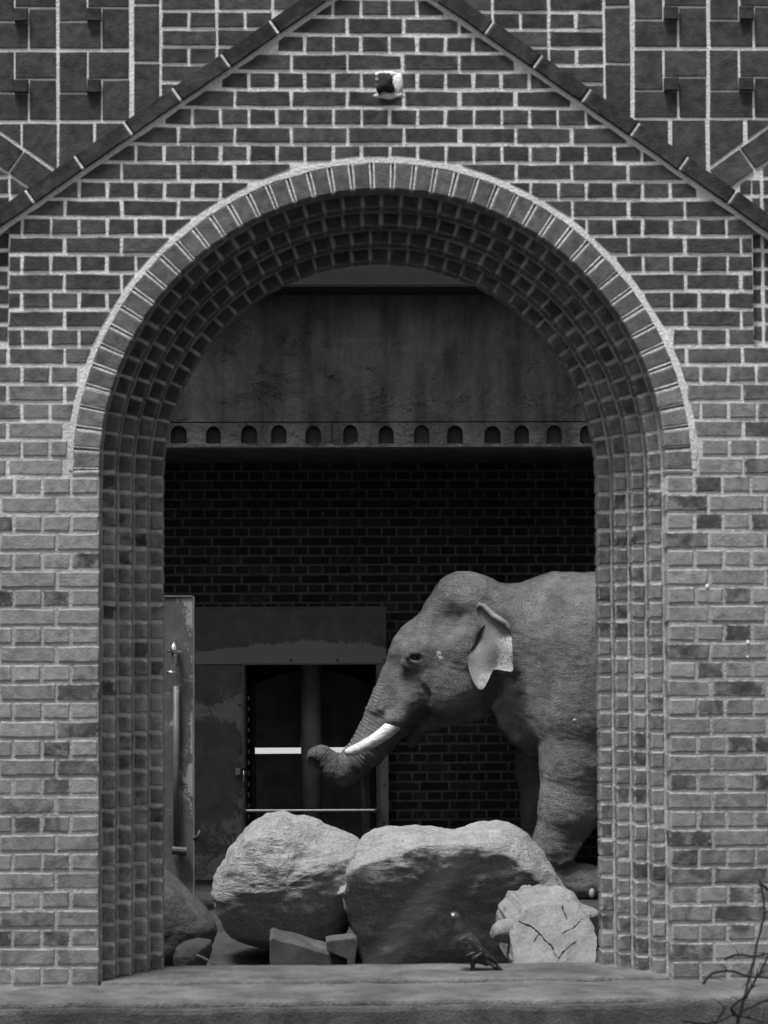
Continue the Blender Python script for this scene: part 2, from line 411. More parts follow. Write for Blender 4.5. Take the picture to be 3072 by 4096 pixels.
def collect():
    fam = {'brick': [], 'header_brick': []}
    def emit_brick(kind, rect, y, clips, depth=.06):
        p = rect
        for c in clips:
            p = clip(p, *c)
            if len(p) < 3: return
        if area(p) < .0009: return
        full = (p == rect)
        fam[kind].append((p, y, full, depth))
    nrow = int((WT-ZB)/CH)+1
    diag = lambda s: (-s*SLOPE/math.hypot(1, SLOPE), -1/math.hypot(1, SLOPE), -(ZA-.004)/math.hypot(1, SLOPE))   # under the gable line
    hole = P(1535, 345, 0)
    def arch_clip(rect):
        cx = sum(p[0] for p in rect)/4; cz = sum(p[1] for p in rect)/4
        if cz < ZJ: return []
        if min(math.hypot(p[0], max(0, p[1]-AZ)) for p in rect) > REXT+.002: return []
        d = Vector((cx, max(cz-AZ, 0.001))).normalized()
        return [(d.x, d.y, REXT+.012+d.y*AZ)]
    def row(k, z0, x0, x1, y, extra, header, origin, pitch_dir=1):
        pit = HP if header else SP
        x = origin
        while x > x0-pit: x -= pit
        while x < x1:
            a, b = max(x+J/2, x0), min(x+pit-J/2, x1); x += pit
            if b-a < .02: continue
            rect = [(a, z0+.0075), (b, z0+.0075), (b, z0+CH-.0065), (a, z0+CH-.0065)]
            if abs(z0+CH/2-hole.z) < .038 and a < hole.x+.07 and b > hole.x-.03:
                for a2, b2 in ((a, hole.x-.032), (hole.x+.074, b)):
                    if b2-a2 > .03: emit_brick('header_brick', [(a2, z0+.0075), (b2, z0+.0075), (b2, z0+CH-.0065), (a2, z0+CH-.0065)], y, extra, .1)
                continue
            kind = 'header_brick' if b-a < .13 else 'brick'
            emit_brick(kind, rect, y, extra + arch_clip(rect), .10 if y < .01 else .05)
    for k in range(nrow):
        z0 = ZB+k*CH; hd = k % 2 == 0
        flank = z0+CH*.5 < ZR
        xl = -2.75 if flank else -XP
        ex = [diag(1), diag(-1)]
        offL = -R0 if hd else -R0-.1705
        if z0 < ZJ-.02:
            if hd: row(k, z0, xl, -R0, 0, ex, hd, offL)
            else:
                row(k, z0, -R0-.1705, -R0, 0, ex, False, -R0-.1705); row(k, z0, xl, -R0-.1705, 0, ex, False, offL)
            if hd: row(k, z0, R0, -xl, 0, ex, hd, R0)
            else:
                row(k, z0, R0, R0+.1705, 0, ex, False, R0-.0569); row(k, z0, R0+.1705, -xl, 0, ex, False, R0+.1705)
        else:
            row(k, z0, xl, -xl, 0, ex, hd, offL+.03)
        if not flank:                                    # set-back flanks beside the panel, under the gable mouldings
            for s in (-1, 1):
                a, b = (-2.75, -XP-.006) if s < 0 else (XP+.006, 2.75)
                row(k, z0+.02, a, b, YO, [under_v(s)], hd, a+.04)
                a, b = (-XP-.004, VV[s][0]+.1) if s < 0 else (VV[s][0]-.1, XP+.004)
                row(k, z0+.02, a, b, YO, [under_v(s), over_diag(s)], hd, a)
    # courses between the gable moulding and the vertical strips
    zt = P(900, 396, 0).z
    for k in range(-1, 14):
        z0 = zt+k*CH*.985; hd = k % 2 == 0
        for s in (-1, 1):
            a, b = (XS[-1][1]+.006, -.004) if s < 0 else (.004, XS[1][0]-.006)
            d = math.hypot(1, SLOPE); cl = (s*SLOPE/d, 1/d, ZA/d+.084)
            row(k, z0, a, b, YO, [cl], hd, a-.005 if s < 0 else b+.005)
    return fam
# ornamental panels either side: strip of upright bricks, pinwheel cells, V-shaped foot
XS = {-1: (P(532, 200, YO).x, P(641, 200, YO).x), 1: (P(2418, 200, YO).x, P(2524, 200, YO).x)}
VV = {-1: XZ(231, 690, YO), 1: XZ(2828, 678, YO)}
NS = math.hypot(1, SLOPE)
def under_v(s):   # keep what lies below the band under the V
    x, z = VV[s]
    # outer flank of the V rises away from the middle
    return (s*SLOPE/NS, -1/NS, (s*SLOPE*x-z)/NS+.125)
def over_diag(s): return (s*SLOPE/NS, 1/NS, ZA/NS+.084)
FAM = collect()
def over_v(s):
    x, z = VV[s]; return (-s*SLOPE/NS, 1/NS, (-s*SLOPE*x+z)/NS+.007)

VAR = {}
def variant(kind, w, h, d, i):
    key = (kind, round(w, 3), round(h, 3), round(d, 3), i)
    if key not in VAR:
        r = random.Random(hash((kind, i)) & 255)
        p = rough_poly([(-w/2, -h/2), (w/2, -h/2), (w/2, h/2), (-w/2, h/2)], r, .05, .0020)
        VAR[key] = edged(mesh(kind, *prism(p, 0, d, .0045), M['brick']))
    return VAR[key]
def place_family(fam, parent, tonefn, limit, massname, r, masslabel=None):
    for kind, lst in fam.items():
        def score(e):
            p = e[0]; cx = sum(q[0] for q in p)/len(p); cz = sum(q[1] for q in p)/len(p)
            u, v = proj(cx, e[1], cz); inside = -40 < u < 3112 and -40 < v < 4136
            return (0 if not inside else 1)*1000+area(p)*100 - abs(u-1536)*1e-5
        lst = sorted(lst, key=score, reverse=True)
        keep = [e for e in lst[:limit] if score(e) > 500]; rest = [e for e in lst if e not in keep] if len(keep) < len(lst) else []
        for p, y, full, dep in keep:
            cx = (min(q[0] for q in p)+max(q[0] for q in p))/2; cz = (min(q[1] for q in p)+max(q[1] for q in p))/2
            yy = y + r.uniform(-.0022, .0018); t = tonefn(cx, cz, r)
            if full:
                w = max(q[0] for q in p)-min(q[0] for q in p); h = max(q[1] for q in p)-min(q[1] for q in p)
                me = variant(kind, w, h, dep, r.randrange(6))
            else:
                me = edged(mesh(kind, *prism(rough_poly([(a-cx, b-cz) for a, b in p], r, .08, .0012), 0, dep, .004), M['brick']))
            o = put(kind, me, parent, (cx, yy, cz), t); o.rotation_euler = (0, r.gauss(0, .004), r.gauss(0, .004))
        if rest: mass(massname, [(p, y, dep, tonefn(p[0][0], p[0][1], r)) for p, y, full, dep in rest], parent)
def mass(name, items, parent):
    parts, cols, rims = [], [], []
    for p, y, dep, t in items:
        v, f = prism(p, y, y+dep, .004); parts.append((v, f)); cols += [t]*len(v); rims += [1.0]*(len(v)-1)+[0.0]
    V, F = merge(parts); o = mk(name, V, F, M['brick_mass'], parent, fix=False)
    a = o.data.color_attributes.new('tone', 'FLOAT_COLOR', 'POINT')
    a.data.foreach_set('color', [c for t in cols for c in (t[0], t[1], 0, 1)])
    a = o.data.attributes.new('rim', 'FLOAT', 'POINT'); a.data.foreach_set('value', rims)
    o['kind'] = 'stuff'; return o
for kind in FAM:
    pass
rb = random.Random(21)
for kind in ('brick', 'header_brick'):
    place_family({kind: FAM[kind]}, wall, tone, 298, 'outer_brickwork' if kind == 'brick' else 'outer_header_brickwork', rb)

# mortar body ------------------------------------------------------
def arch_pts(r, n=72, z0=None):
    return [(-r, z0)] + [(-r*math.cos(math.pi*k/n), AZ+r*math.sin(math.pi*k/n)) for k in range(n+1)] + [(r, z0)]
def fill_plate(outline, y):
    """polygon (may be concave, an arch-shaped notch is part of the outline) -> triangulated sheet"""
    bm = bmesh.new(); vs = [bm.verts.new((x, y, z)) for x, z in outline]
    es = [bm.edges.new((vs[i], vs[(i+1) % len(vs)])) for i in range(len(vs))]
    bmesh.ops.triangle_fill(bm, use_beauty=True, use_dissolve=False, edges=es)
    bm.verts.index_update()
    V = [tuple(v.co) for v in bm.verts]; F = [tuple(v.index for v in f.verts) for f in bm.faces]; bm.free(); return V, F
def reveal(r, y0, y1, z0):
    a = arch_pts(r, 72, z0); n = len(a)
    V = [(x, y0, z) for x, z in a]+[(x, y1, z) for x, z in a]
    return V, [(i, i+1, n+i+1, n+i) for i in range(n-1)]
ZF = ZB-.012
gab = lambda x: ZA-SLOPE*abs(x)
parts = []
front = [(-WX, ZF), (-R0-.004, ZF), (-R0-.004, AZ)] + arch_pts(REXT-.004, 72, ZF)[1:-1] + [(R0+.004, AZ), (R0+.004, ZF)] + [(WX, ZF), (WX, ZR), (XP, ZR), (XP, gab(XP)), (0, ZA), (-XP, gab(XP)), (-XP, ZR), (-WX, ZR)]
parts.append(fill_plate(front, .004))
for xa, xb, za, zb in ((-XP, -XP, ZR, gab(XP)), (XP, XP, ZR, gab(XP))):
    parts.append(([(xa, .0065, za), (xb, .0065, zb), (xb, .06, zb), (xa, .06, za)], [(0, 1, 2, 3)]))
for s in (-1, 1):
    parts.append(([(s*XP, .0065, ZR), (s*WX, .0065, ZR), (s*WX, .06, ZR), (s*XP, .06, ZR)], [(0, 1, 2, 3)]))
    parts.append(([(0, .0065, ZA), (s*XP, .0065, gab(XP)), (s*XP, .06, gab(XP)), (0, .06, ZA)], [(0, 1, 2, 3)]))
upper = [(-WX, ZR-.02), (-XP+.05, ZR-.02), (-XP+.05, gab(XP)-.1), (0, ZA-.12), (XP-.05, gab(XP)-.1), (XP-.05, ZR-.02), (WX, ZR-.02), (WX, WT), (-WX, WT)]
parts.append(fill_plate(upper, YO+.004))
ringp = []
parts.append(reveal(REXT-.004, .004, .045, AZ))
parts.append(([(-R0-.004, .004, ZF), (-R0-.004, .004, AZ), (-R0-.004, .11, AZ), (-R0-.004, .11, ZF), (R0+.004, .004, ZF), (R0+.004, .004, AZ), (R0+.004, .11, AZ), (R0+.004, .11, ZF)], [(0, 1, 2, 3), (4, 5, 6, 7)]))
ann = [(-REXT-.01, AZ-.01)] + arch_pts(R0+.004, 72, AZ-.01) + [(REXT+.01, AZ-.01)] + [(p[0], p[1]) for p in reversed(arch_pts(REXT+.01, 72, ZF)[1:-1])]
parts.append(fill_plate(ann, .032))
for j in range(1, 5):
    ringp.append(reveal(R0-STEP*(j-1)+.004, DEEP*(j-1)+(.032 if j == 1 else .006), DEEP*j+.006, AZ if j == 1 else ZF))
    ro, ri = R0-STEP*(j-1)+.02, R0-STEP*j+.004
    an = [(-ro, ZF)] + arch_pts(ri, 72, ZF) + [(ro, ZF)] + list(reversed(arch_pts(ro, 72, ZF)[1:-1]))
    ringp.append(fill_plate(an, DEEP*j+.006))
ringp.append(reveal(R0-STEP*4+.004, DEEP*4+.006, .485, ZF))
back = [(-WX, GZ)] + [(-R0+STEP*4-.004, GZ)] + arch_pts(R0-STEP*4+.004, 72, ZF)[0:] + [(R0-STEP*4+.004, GZ), (WX, GZ), (WX, WT), (-WX, WT)]
V, F = fill_plate([(-WX, ZF)] + arch_pts(R0-STEP*4+.004, 72, ZF) + [(WX, ZF), (WX, WT), (-WX, WT)], .485); mk('inner_face', V, F, M['plain_wall'], wall, fix=False)
parts.append(([(-WX, .0065, WT), (WX, .0065, WT), (WX, .485, WT), (-WX, .485, WT)], [(0, 1, 2, 3)]))
for s in (-1, 1): parts.append(([(s*WX, .0065, ZF), (s*WX, .485, ZF), (s*WX, .485, WT), (s*WX, .0065, WT)], [(0, 1, 2, 3)]))
V, F = merge(parts); mk('mortar_bed', V, F, M['mortar'], wall, (0, .2, ZB), fix=False)
V, F = merge(ringp); mk('order_mortar', V, F, M['mortar_shaded'], wall, (0, .2, ZB), fix=False)

# voussoirs with double-struck joints --------------------------------
NV = 45; da = math.pi/NV; a0 = 0.0
def wedge(r0, r1, w0, w1, y0, y1, bev=.004, jit=0, r=None):
    p = [(r0, -w0/2), (r1, -w1/2), (r1, w1/2), (r0, w0/2)]
    if r: p = rough_poly(p, r, .05, jit)
    return prism(p, y0, y1, bev)
vm = [edged(mesh('voussoir', *wedge(R0, REXT-.017, .058, .064, 0, .10, .004, .0014, random.Random(i)), M['brick'])) for i in range(6)]
fm = [mesh('mortar_joint', *merge([wedge(R0+.003, REXT-.012, 0.0055, .0062, .002, .04, .001, .0010, random.Random(i)),]), M['mortar']) for i in range(4)]
for i in range(NV):
    th = a0+da*(i+.5); r = rb
    t = (.105+.03*rb.random(), .12) if i > 3 and i < NV-4 else (.15+.05*rb.random(), .6)
    o = put('voussoir', vm[i % 6], wall, (0, rb.uniform(-.002, .002), AZ), t); o.rotation_euler = (0, -th, 0)
    for s in (-1, 1):
        f = put('mortar_joint', fm[rb.randrange(4)], wall, (0, rb.uniform(-.001, .002), AZ)); f.rotation_euler = (0, -(th+s*.0337/1.2), 0)
seg = []
for k in range(121):
    th = math.pi*(.0+1.0*k/120); q = rb.uniform(-.003, .004)
    for rr in (REXT-.016+rb.uniform(-.002, .002), REXT+.004+q):
        seg.append((rr*math.cos(th), AZ+rr*math.sin(th)))
V = [(x, .001, z) for x, z in seg]+[(x, .03, z) for x, z in seg]; n = len(seg); F = []
for k in range(120):
    a, b, c, d = 2*k, 2*k+1, 2*k+3, 2*k+2
    F += [(a, b, c, d), (n+a, a, d, n+d), (b, n+b, n+c, c)]
mk('mortar_band', V, F, M['mortar'], wall)

# stepped orders: jamb blocks and arch blocks -----------------------
nj = NJ; CJ = (AZ-ZB)/NJ
for s in (-1, 1):
    a, b = sorted((s*(R0+.001), s*(REXT-.012)))
    v, f = prism(rough_poly([(a, ZJ+.004), (b, ZJ+.004), (b, AZ-.006), (a, AZ-.006)], rb, .05, .001), 0, .1, .003)
    o = mk('springer_tile', v, f, M['brick'], wall, fix=False); o.color = (.17, .5, 0, 1); edged(o.data)
jm = {}
for j in range(1, 5):
    for i in range(5):
        r = random.Random(j*10+i)
        p = rough_poly([(0, -CJ/2+.007), (STEP-.006, -CJ/2+.007), (STEP-.006, CJ/2-.0065), (0, CJ/2-.0065)], r, .03, .0015)
        jm[i] = edged(mesh('jamb_block', *prism(p, 0, DEEP-.002, .006), M['brick']))
    for s in (-1, 1):
        for k in range(nj):
            z = ZB+(k+.5)*CJ
            t = tone(s*R0, z, rb); low = 1-sstep(.4, 1.3, z)
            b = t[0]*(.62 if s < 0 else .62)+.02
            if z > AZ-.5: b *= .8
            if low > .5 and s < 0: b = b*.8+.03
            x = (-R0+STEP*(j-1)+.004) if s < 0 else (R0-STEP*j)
            xo = STEP*0
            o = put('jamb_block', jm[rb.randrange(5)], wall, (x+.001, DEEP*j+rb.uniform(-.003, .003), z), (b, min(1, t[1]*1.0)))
            if s > 0: o.location.x += 0
    rm = R0-STEP*j+STEP/2; na = round(math.pi*rm/.079); dth = math.pi/na
    am = []
    for i in range(4):
        w0 = (R0-STEP*j)*dth-.011; w1 = (R0-STEP*(j-1))*dth-.011
        am.append(edged(mesh('arch_block', *wedge(R0-STEP*j, R0-STEP*(j-1)-.005, w0, w1, 0, DEEP-.002, .006, .0014, random.Random(j*7+i)), M['brick'])))
    for k in range(na):
        th = (k+.5)*dth; side = math.cos(th)
        b = .036+.026*rb.random()+.035*max(0, side)*rb.random()+(.05 if math.sin(th) < .25 else 0)  # crown shade painted in, lit right side painted lighter
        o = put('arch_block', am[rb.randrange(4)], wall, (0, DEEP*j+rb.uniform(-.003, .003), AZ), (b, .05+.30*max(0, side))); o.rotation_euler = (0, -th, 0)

# gable moulding -----------------------------------------------------
for s in (-1, 1):
    d = Vector((s*1/NS, -SLOPE/NS)); nrm = Vector((s*SLOPE/NS, 1/NS)); ap = Vector((0, ZA))
    ln = .02
    while ln < 2.9:
        p0, p1 = ap+d*(ln+.005), ap+d*(ln+.235)
        q = [p0+nrm*.016, p1+nrm*.016, p1+nrm*.080, p0+nrm*.080]
        if s > 0: q = q[::-1]
        q = [tuple(v) for v in q]
        v, f = prism(rough_poly(q, rb, .08, .0015), -.022, .05, .007)
        o = mk('moulding_brick', v, f, M['brick'], wall); o.color = (.026+.014*rb.random(), .12, 0, 1)
        q = [p1+nrm*.018, p1+d*.009+nrm*.018, p1+d*.009+nrm*.078, p1+nrm*.078]; v, f = prism([tuple(t) for t in q], -.0175, .04, .001); mk('mortar_joint', v, f, M['mortar'], wall)
        ln += .24
    st = []
    m = 60
    for k in range(m+1):
        p = ap+d*(2.9*k/m)
        st += [tuple(p+nrm*(-.004+rb.uniform(-.003, .003))), tuple(p+nrm*.017)]
    V = [(x, .0005, z) for x, z in st]+[(x, .03, z) for x, z in st]; n = len(st)
    F = []
    for k in range(m): F += [(2*k, 2*k+1, 2*k+3, 2*k+2), (2*k, 2*k+2, n+2*k+2, n+2*k)]
    mk('mortar_band', V, F, M['mortar'], wall)
# ornamental panels ----------------------------------------------------
def panel_piece(name, poly, y, depth, clips, g, amp=.0012):
    for c in clips:
        poly = clip(poly, *c)
        if len(poly) < 3: return
    if area(poly) < .0006: return
    v, f = prism(rough_poly(poly, rb, .09, amp), y, y+depth, .0035)
    if not (-80 < proj(*v[0])[0] < 3152): return
    o = mk(name, v, f, M['brick'], wall); o.color = (g, .08, 0, 1)
for s, ug, vg, uw, vh in ((-1, (231, 523), (200, 487), 292, 286), (1, (2531, 2835), (193, 473), 302, 283)):
    cl = [over_diag(s), over_v(s)]
    xa, xb = XS[s]
    z = P(600, 250, YO).z
    for k in range(-3, 5):   # strip of upright bricks
        panel_piece('upright_brick', [(xa+.004, z+k*.236+.005), (xb-.004, z+k*.236+.005), (xb-.004, z+k*.236+.231), (xa+.004, z+k*.236+.231)], YO, .05, [over_diag(s)], .05+.02*rb.random())
    for ci in range(-2, 3):
        for cj in range(-3, 1):
            u0 = ug[0]+ci*uw; v0 = vg[0]+cj*vh
            if s < 0 and u0+uw > 540: continue
            if s > 0 and u0 < 2500: continue
            def rc(a, b, c, d, e=4):
                (x0, z1), (x1, z0) = XZ(u0+7+a*(uw-14), v0+7+c*(vh-14), YO), XZ(u0+7+b*(uw-14), v0+7+d*(vh-14), YO)
                return [(x0, z0), (x1, z0), (x1, z1), (x0, z1)]
            for q in ((0, .39, 0, .595), (.415, 1, 0, .395), (.62, 1, .42, 1), (0, .595, .62, 1)):
                panel_piece('panel_brick', rc(*q), YO, .05, cl, .045+.025*rb.random())
            panel_piece('projecting_block', rc(.40, .60, .42, .615), YO-.022, .05, cl, .038)
    for ci in range(-2, 3):  # upright bricks cut to the V
        for hf in (0, 1):
            u0 = ug[0]+ci*uw+hf*uw/2
            if (s < 0 and u0+uw/2 > 540) or (s > 0 and u0 < 2500): continue
            (x0, z1), (x1, z0) = XZ(u0+6, vg[1]+7, YO), XZ(u0+uw/2-6, vg[1]+420, YO)
            panel_piece('panel_brick', [(x0, z0), (x1, z0), (x1, z1), (x0, z1)], YO, .05, cl, .05+.02*rb.random())
    # raking band under the outer side of the V
    x, zv = VV[s]; d = Vector((s/NS, SLOPE/NS)); nrm = Vector((s*SLOPE/NS, -1/NS)); o0 = Vector((x, zv))
    for k in range(0, 4):
        p0, p1 = o0+d*(.01+k*.155), o0+d*(.155+k*.155)
        panel_piece('panel_brick', [tuple(p0+nrm*.008), tuple(p1+nrm*.008), tuple(p1+nrm*.112), tuple(p0+nrm*.112)][::(1 if s < 0 else -1)], YO-.004, .05, [over_diag(s)], .055+.02*rb.random())
# old iron stub in a patched socket ------------------------------------
hp = P(1535, 340, 0)
def lump(c, rad, seed, n=14, amp=.35, sq=(1, 1, 1)):
    V, F = [], []
    for i in range(n//2+1):
        for k in range(n):
            a, b = math.pi*i/(n//2), 2*math.pi*k/n
            d = Vector((math.sin(a)*math.cos(b), math.sin(a)*math.sin(b), math.cos(a)))
            q = 1+amp*mn.noise(d*1.7+Vector((seed, 0, 0)))
            V.append((c[0]+d.x*rad*q*sq[0], c[1]+d.y*rad*q*sq[1], c[2]+d.z*rad*q*sq[2]))
    for i in range(n//2):
        for k in range(n): F.append((i*n+k, i*n+(k+1) % n, (i+1)*n+(k+1) % n, (i+1)*n+k))
    return V, F
V, F = lump((hp.x, -.005, hp.z+.005), .042, 3.1, 16, .8, (1.0, .7, .85)); mk('iron_stub', V, F, M['bark'], wall, smooth=True)
V, F = merge([lump((hp.x+.055, .004, hp.z), .036, 9.3, 14, .5, (.75, .25, 1.4)), lump((hp.x+.02, .004, hp.z-.04), .03, 5.1, 14, .5, (2.0, .25, .6)), lump((hp.x+.01, .004, hp.z+.045), .022, 2.1, 14, .5, (2.2, .25, .55))])
mk('mortar_patch', V, F, M['mortar'], wall, smooth=True)
for u, v, q in ((2829, 2346, .008), (2992, 2570, .0075), (2990, 2628, .004), (2925, 2648, .003)):
    p = P(u, v, 0); V, F = lump((p.x, -.001, p.z), q, u*.01, 10, .3, (1, .4, 1.15)); mk('paint_fleck', V, F, M['white'], wall, smooth=True)

# ================================================================== SILL AND PLINTH
def slab(name, x0, x1, y0, y1, z0, z1, mat, parent, nx, ny, amp, seed, nose=.01):
    """worn stone: subdivided top and front with chipped nosing"""
    prof = [(y1, z1), ]
    prof = [(y1+(y0+nose-y1)*k/ny, z1) for k in range(ny+1)] + [(y0+nose*.3, z1-nose*.3), (y0, z1-nose)] + [(y0, z1-nose+(z0-z1+nose)*k/4) for k in range(1, 5)] + [(y1, z0)]
    V, F = [], []; m = len(prof)
    for i in range(nx+1):
        x = x0+(x1-x0)*i/nx
        for y, z in prof:
            p = Vector((x*4, y*6, z*6+seed)); q = mn.fractal(p, .8, 2.2, 5)*amp
            chip = max(0, mn.noise(Vector((x*9+seed, 3, y*5)))-.25)*amp*3 if abs(y-y0) < nose*1.2 else 0
            V.append((x, y+q*.8+chip if y < y1-.001 else y, z+q*.7-chip*.6 if z > z0+.001 else z))
    for i in range(nx):
        for k in range(m-1): F.append((i*m+k, (i+1)*m+k, (i+1)*m+k+1, i*m+k+1))
    F += [tuple(range(m)), tuple(reversed(range(nx*m, nx*m+m)))]
    return mk(name, V, F, mat, parent, smooth=False)
sill = thing('stone_sill', 'worn pale stone sill and ledge under the arch opening', 'sill', (0, 0, GZ))
zs = P(1536, 3918, 0).z
slab('sill_slab', -R0+.008, R0-.008, .012, .475, zs-.2, zs, M['sill'], sill, 160, 16, .006, 1.0, .012)
slab('ledge', -WX, WX, -.47, .46, GZ+.12, ZB-.004, M['sill'], sill, 300, 22, .008, 4.0, .014)
slab('plinth', -WX, WX, -.49, -.1, GZ-.1, P(1536, 4022, -.47).z, M['plinth'], sill, 240, 6, .012, 8.0, .02)

# ================================================================== BACK BUILDING
YB, YF = 10.0, 8.2
bwall = thing('back_brick_wall', 'dark brick wall under the canopy behind the elephant', 'wall', (0, YB, GZ))
CB = .0752
DX0, DZ1 = P(1000, 2661, YB).x, P(1200, 2661, YB).z
DX0 = P(984, 2661, YB).x; DX1 = P(1512, 2661, YB).x
zsof = P(1200, 1787, YF).z
fam = {'brick': [], 'header_brick': []}
for k in range(int((zsof+.15-GZ)/CB)+1):
    z0 = GZ+k*CB; hd = k % 2 == 0; pit = .118 if hd else .236; x = -2.7+(.06 if hd else 0)
    while x < 2.7:
        a, b = x+.006, x+pit-.006; x += pit
        if b > DX0-.02 and a < DX1+.02 and z0 < DZ1+.02: continue
        fam['header_brick' if hd else 'brick'].append(([(a, z0+.006), (b, z0+.006), (b, z0+CB-.006), (a, z0+CB-.006)], YB, True, .04))
SX0, SX1, SZ1 = P(700, 2426, YB-.1).x, P(1552, 2426, YB-.1).x, P(1200, 2426, YB-.1).z
def vis_back(e):
    p = e[0]; return not (p[1][0] < SX1-.05 and p[0][0] > SX0 and p[2][1] < SZ1-.05) and abs(p[0][0]) < 2.15 and p[0][1] > .3
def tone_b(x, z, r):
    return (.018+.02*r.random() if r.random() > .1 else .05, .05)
rbb = random.Random(5)
for kind in fam:
    vis = [e for e in fam[kind] if vis_back(e)]; hid = [e for e in fam[kind] if not vis_back(e)]
    vis.sort(key=lambda e: (abs(e[0][0][0]) > 1.85)); hid += vis[299:]; vis = vis[:299]
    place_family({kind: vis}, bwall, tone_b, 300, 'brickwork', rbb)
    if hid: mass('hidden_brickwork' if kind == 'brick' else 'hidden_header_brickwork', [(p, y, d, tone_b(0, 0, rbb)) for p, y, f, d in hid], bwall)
TOP = zsof+.9
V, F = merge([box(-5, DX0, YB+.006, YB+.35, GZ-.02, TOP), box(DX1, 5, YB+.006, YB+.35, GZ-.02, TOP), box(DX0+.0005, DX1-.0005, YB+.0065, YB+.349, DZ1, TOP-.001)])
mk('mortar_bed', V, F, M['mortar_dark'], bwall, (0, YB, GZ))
# canopy: fascia, frieze with niches, soffit, eave
can = thing('concrete_canopy', 'dark plastered concrete canopy beam with a row of small arched niches', 'canopy', (0, YF, zsof))
zcr = P(1536, 1688, YF).z; ztop = P(1536, 1180, YF).z
n = 60; V, F = [], []
mkbox('fascia', -5, 5, YF, YF+.25, zcr+.004, ztop+.9, M['plaster'], can)
mkbox('soffit', -5, 5, YF+.2, YB+.02, zsof+.02, zsof+.2, M['soffit'], can)
mkbox('eave', -5.2, 5.2, YF-.40, YF+.3, ztop, ztop+.55, M['eave'], can, .02)
mkbox('canopy_roof', -5.2, 5.2, YF+.24, YB+.5, ztop+.5, ztop+.62, M['eave'], can)
nch = [310, 386, 461, 538, 602, 677, 757, 834, 911, 983, 1064, 1127, 1197, 1270, 1345]
bm = bmesh.new(); edges = []
def ring(pts, y):
    vs = [bm.verts.new((x, y, z)) for x, z in pts]
    return vs, [bm.edges.new((vs[i], vs[(i+1) % len(vs)])) for i in range(len(vs))]
yfz = YF-.012
_, e = ring([(-5, zsof), (5, zsof), (5, zcr-.005), (-5, zcr-.005)], yfz); edges += e
niches = []
for i, c in enumerate(nch):
    hw = (16.8+rb.uniform(-1.2, 1.2)); zt = 918+rb.uniform(-1, 3); zb = 958
    pts = [(c-hw, zb), (c+hw, zb)] + [(c+hw*math.cos(math.pi*k/10), zt+18-18*math.sin(math.pi*k/10)) for k in range(11)]
    pts = [XZ(a*1.8517, b*1.8517, yfz) for a, b in pts]
    _, e = ring(pts, yfz); edges += e; niches.append(pts)
bmesh.ops.triangle_fill(bm, use_beauty=True, edges=edges)
bm.verts.index_update()
V = [tuple(v.co) for v in bm.verts]; F = [tuple(v.index for v in f.verts) for f in bm.faces]; bm.free()
# drop triangles that filled a niche
def inpoly(x, z, p):
    c = False
    for i in range(len(p)):
        (x0, z0), (x1, z1) = p[i], p[i-1]
        if (z0 > z) != (z1 > z) and x < (x1-x0)*(z-z0)/(z1-z0)+x0: c = not c
    return c
F2 = []
for f in F:
    cx = sum(V[i][0] for i in f)/3; cz = sum(V[i][2] for i in f)/3
    if not any(inpoly(cx, cz, p) for p in niches): F2.append(f)
fz = [(V, F2)]
fz.append(([(-5, yfz, zsof), (5, yfz, zsof), (5, YF+.25, zsof), (-5, YF+.25, zsof)], [(0, 1, 2, 3)]))
fz.append(([(-5, yfz, zcr-.005), (5, yfz, zcr-.005), (5, YF+.25, zcr-.005), (-5, YF+.25, zcr-.005)], [(0, 1, 2, 3)]))
V, F = merge(fz); mk('frieze', V, F, M['plaster'], can, fix=False)
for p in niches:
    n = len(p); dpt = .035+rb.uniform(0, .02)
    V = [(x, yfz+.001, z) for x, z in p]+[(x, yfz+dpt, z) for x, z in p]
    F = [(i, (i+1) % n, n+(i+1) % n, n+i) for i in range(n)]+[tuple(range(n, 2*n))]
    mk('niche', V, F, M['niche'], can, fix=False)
p = P(717*1.8517, 1740, yfz); mkbox('expansion_joint', p.x-.006, p.x+.006, yfz-.001, yfz+.02, zsof+.004, zcr-.006, M['bark'], can)
V, F = [], []; m = 260
for k in range(m+1):
    x = -2.2+4.4*k/m; q = max(0, mn.fractal(Vector((x*6, 1, 0)), .7, 2.2, 5))*.05
    V += [(x, yfz-.004, zsof-.004), (x, yfz-.006-q*.1, zsof+.004+q), (x, yfz+.1, zsof-.006)]
for k in range(m): F += [(3*k, 3*k+3, 3*k+4, 3*k+1), (3*k, 3*k+2, 3*k+5, 3*k+3)]
mk('broken_edge', V, F, M['edge'], can)
# added walls out of view, keeping side light out of the yard
for s in (-1, 1):
    o = mkbox('unseen_yard_wall', min(s*4.4, s*4.7), max(s*4.4, s*4.7), .5, YB, GZ-.02, 3.4, M['plain_wall'])
    tag(o, 'added plain side wall out of view, keeping side light out', 'wall', 'added yard walls')

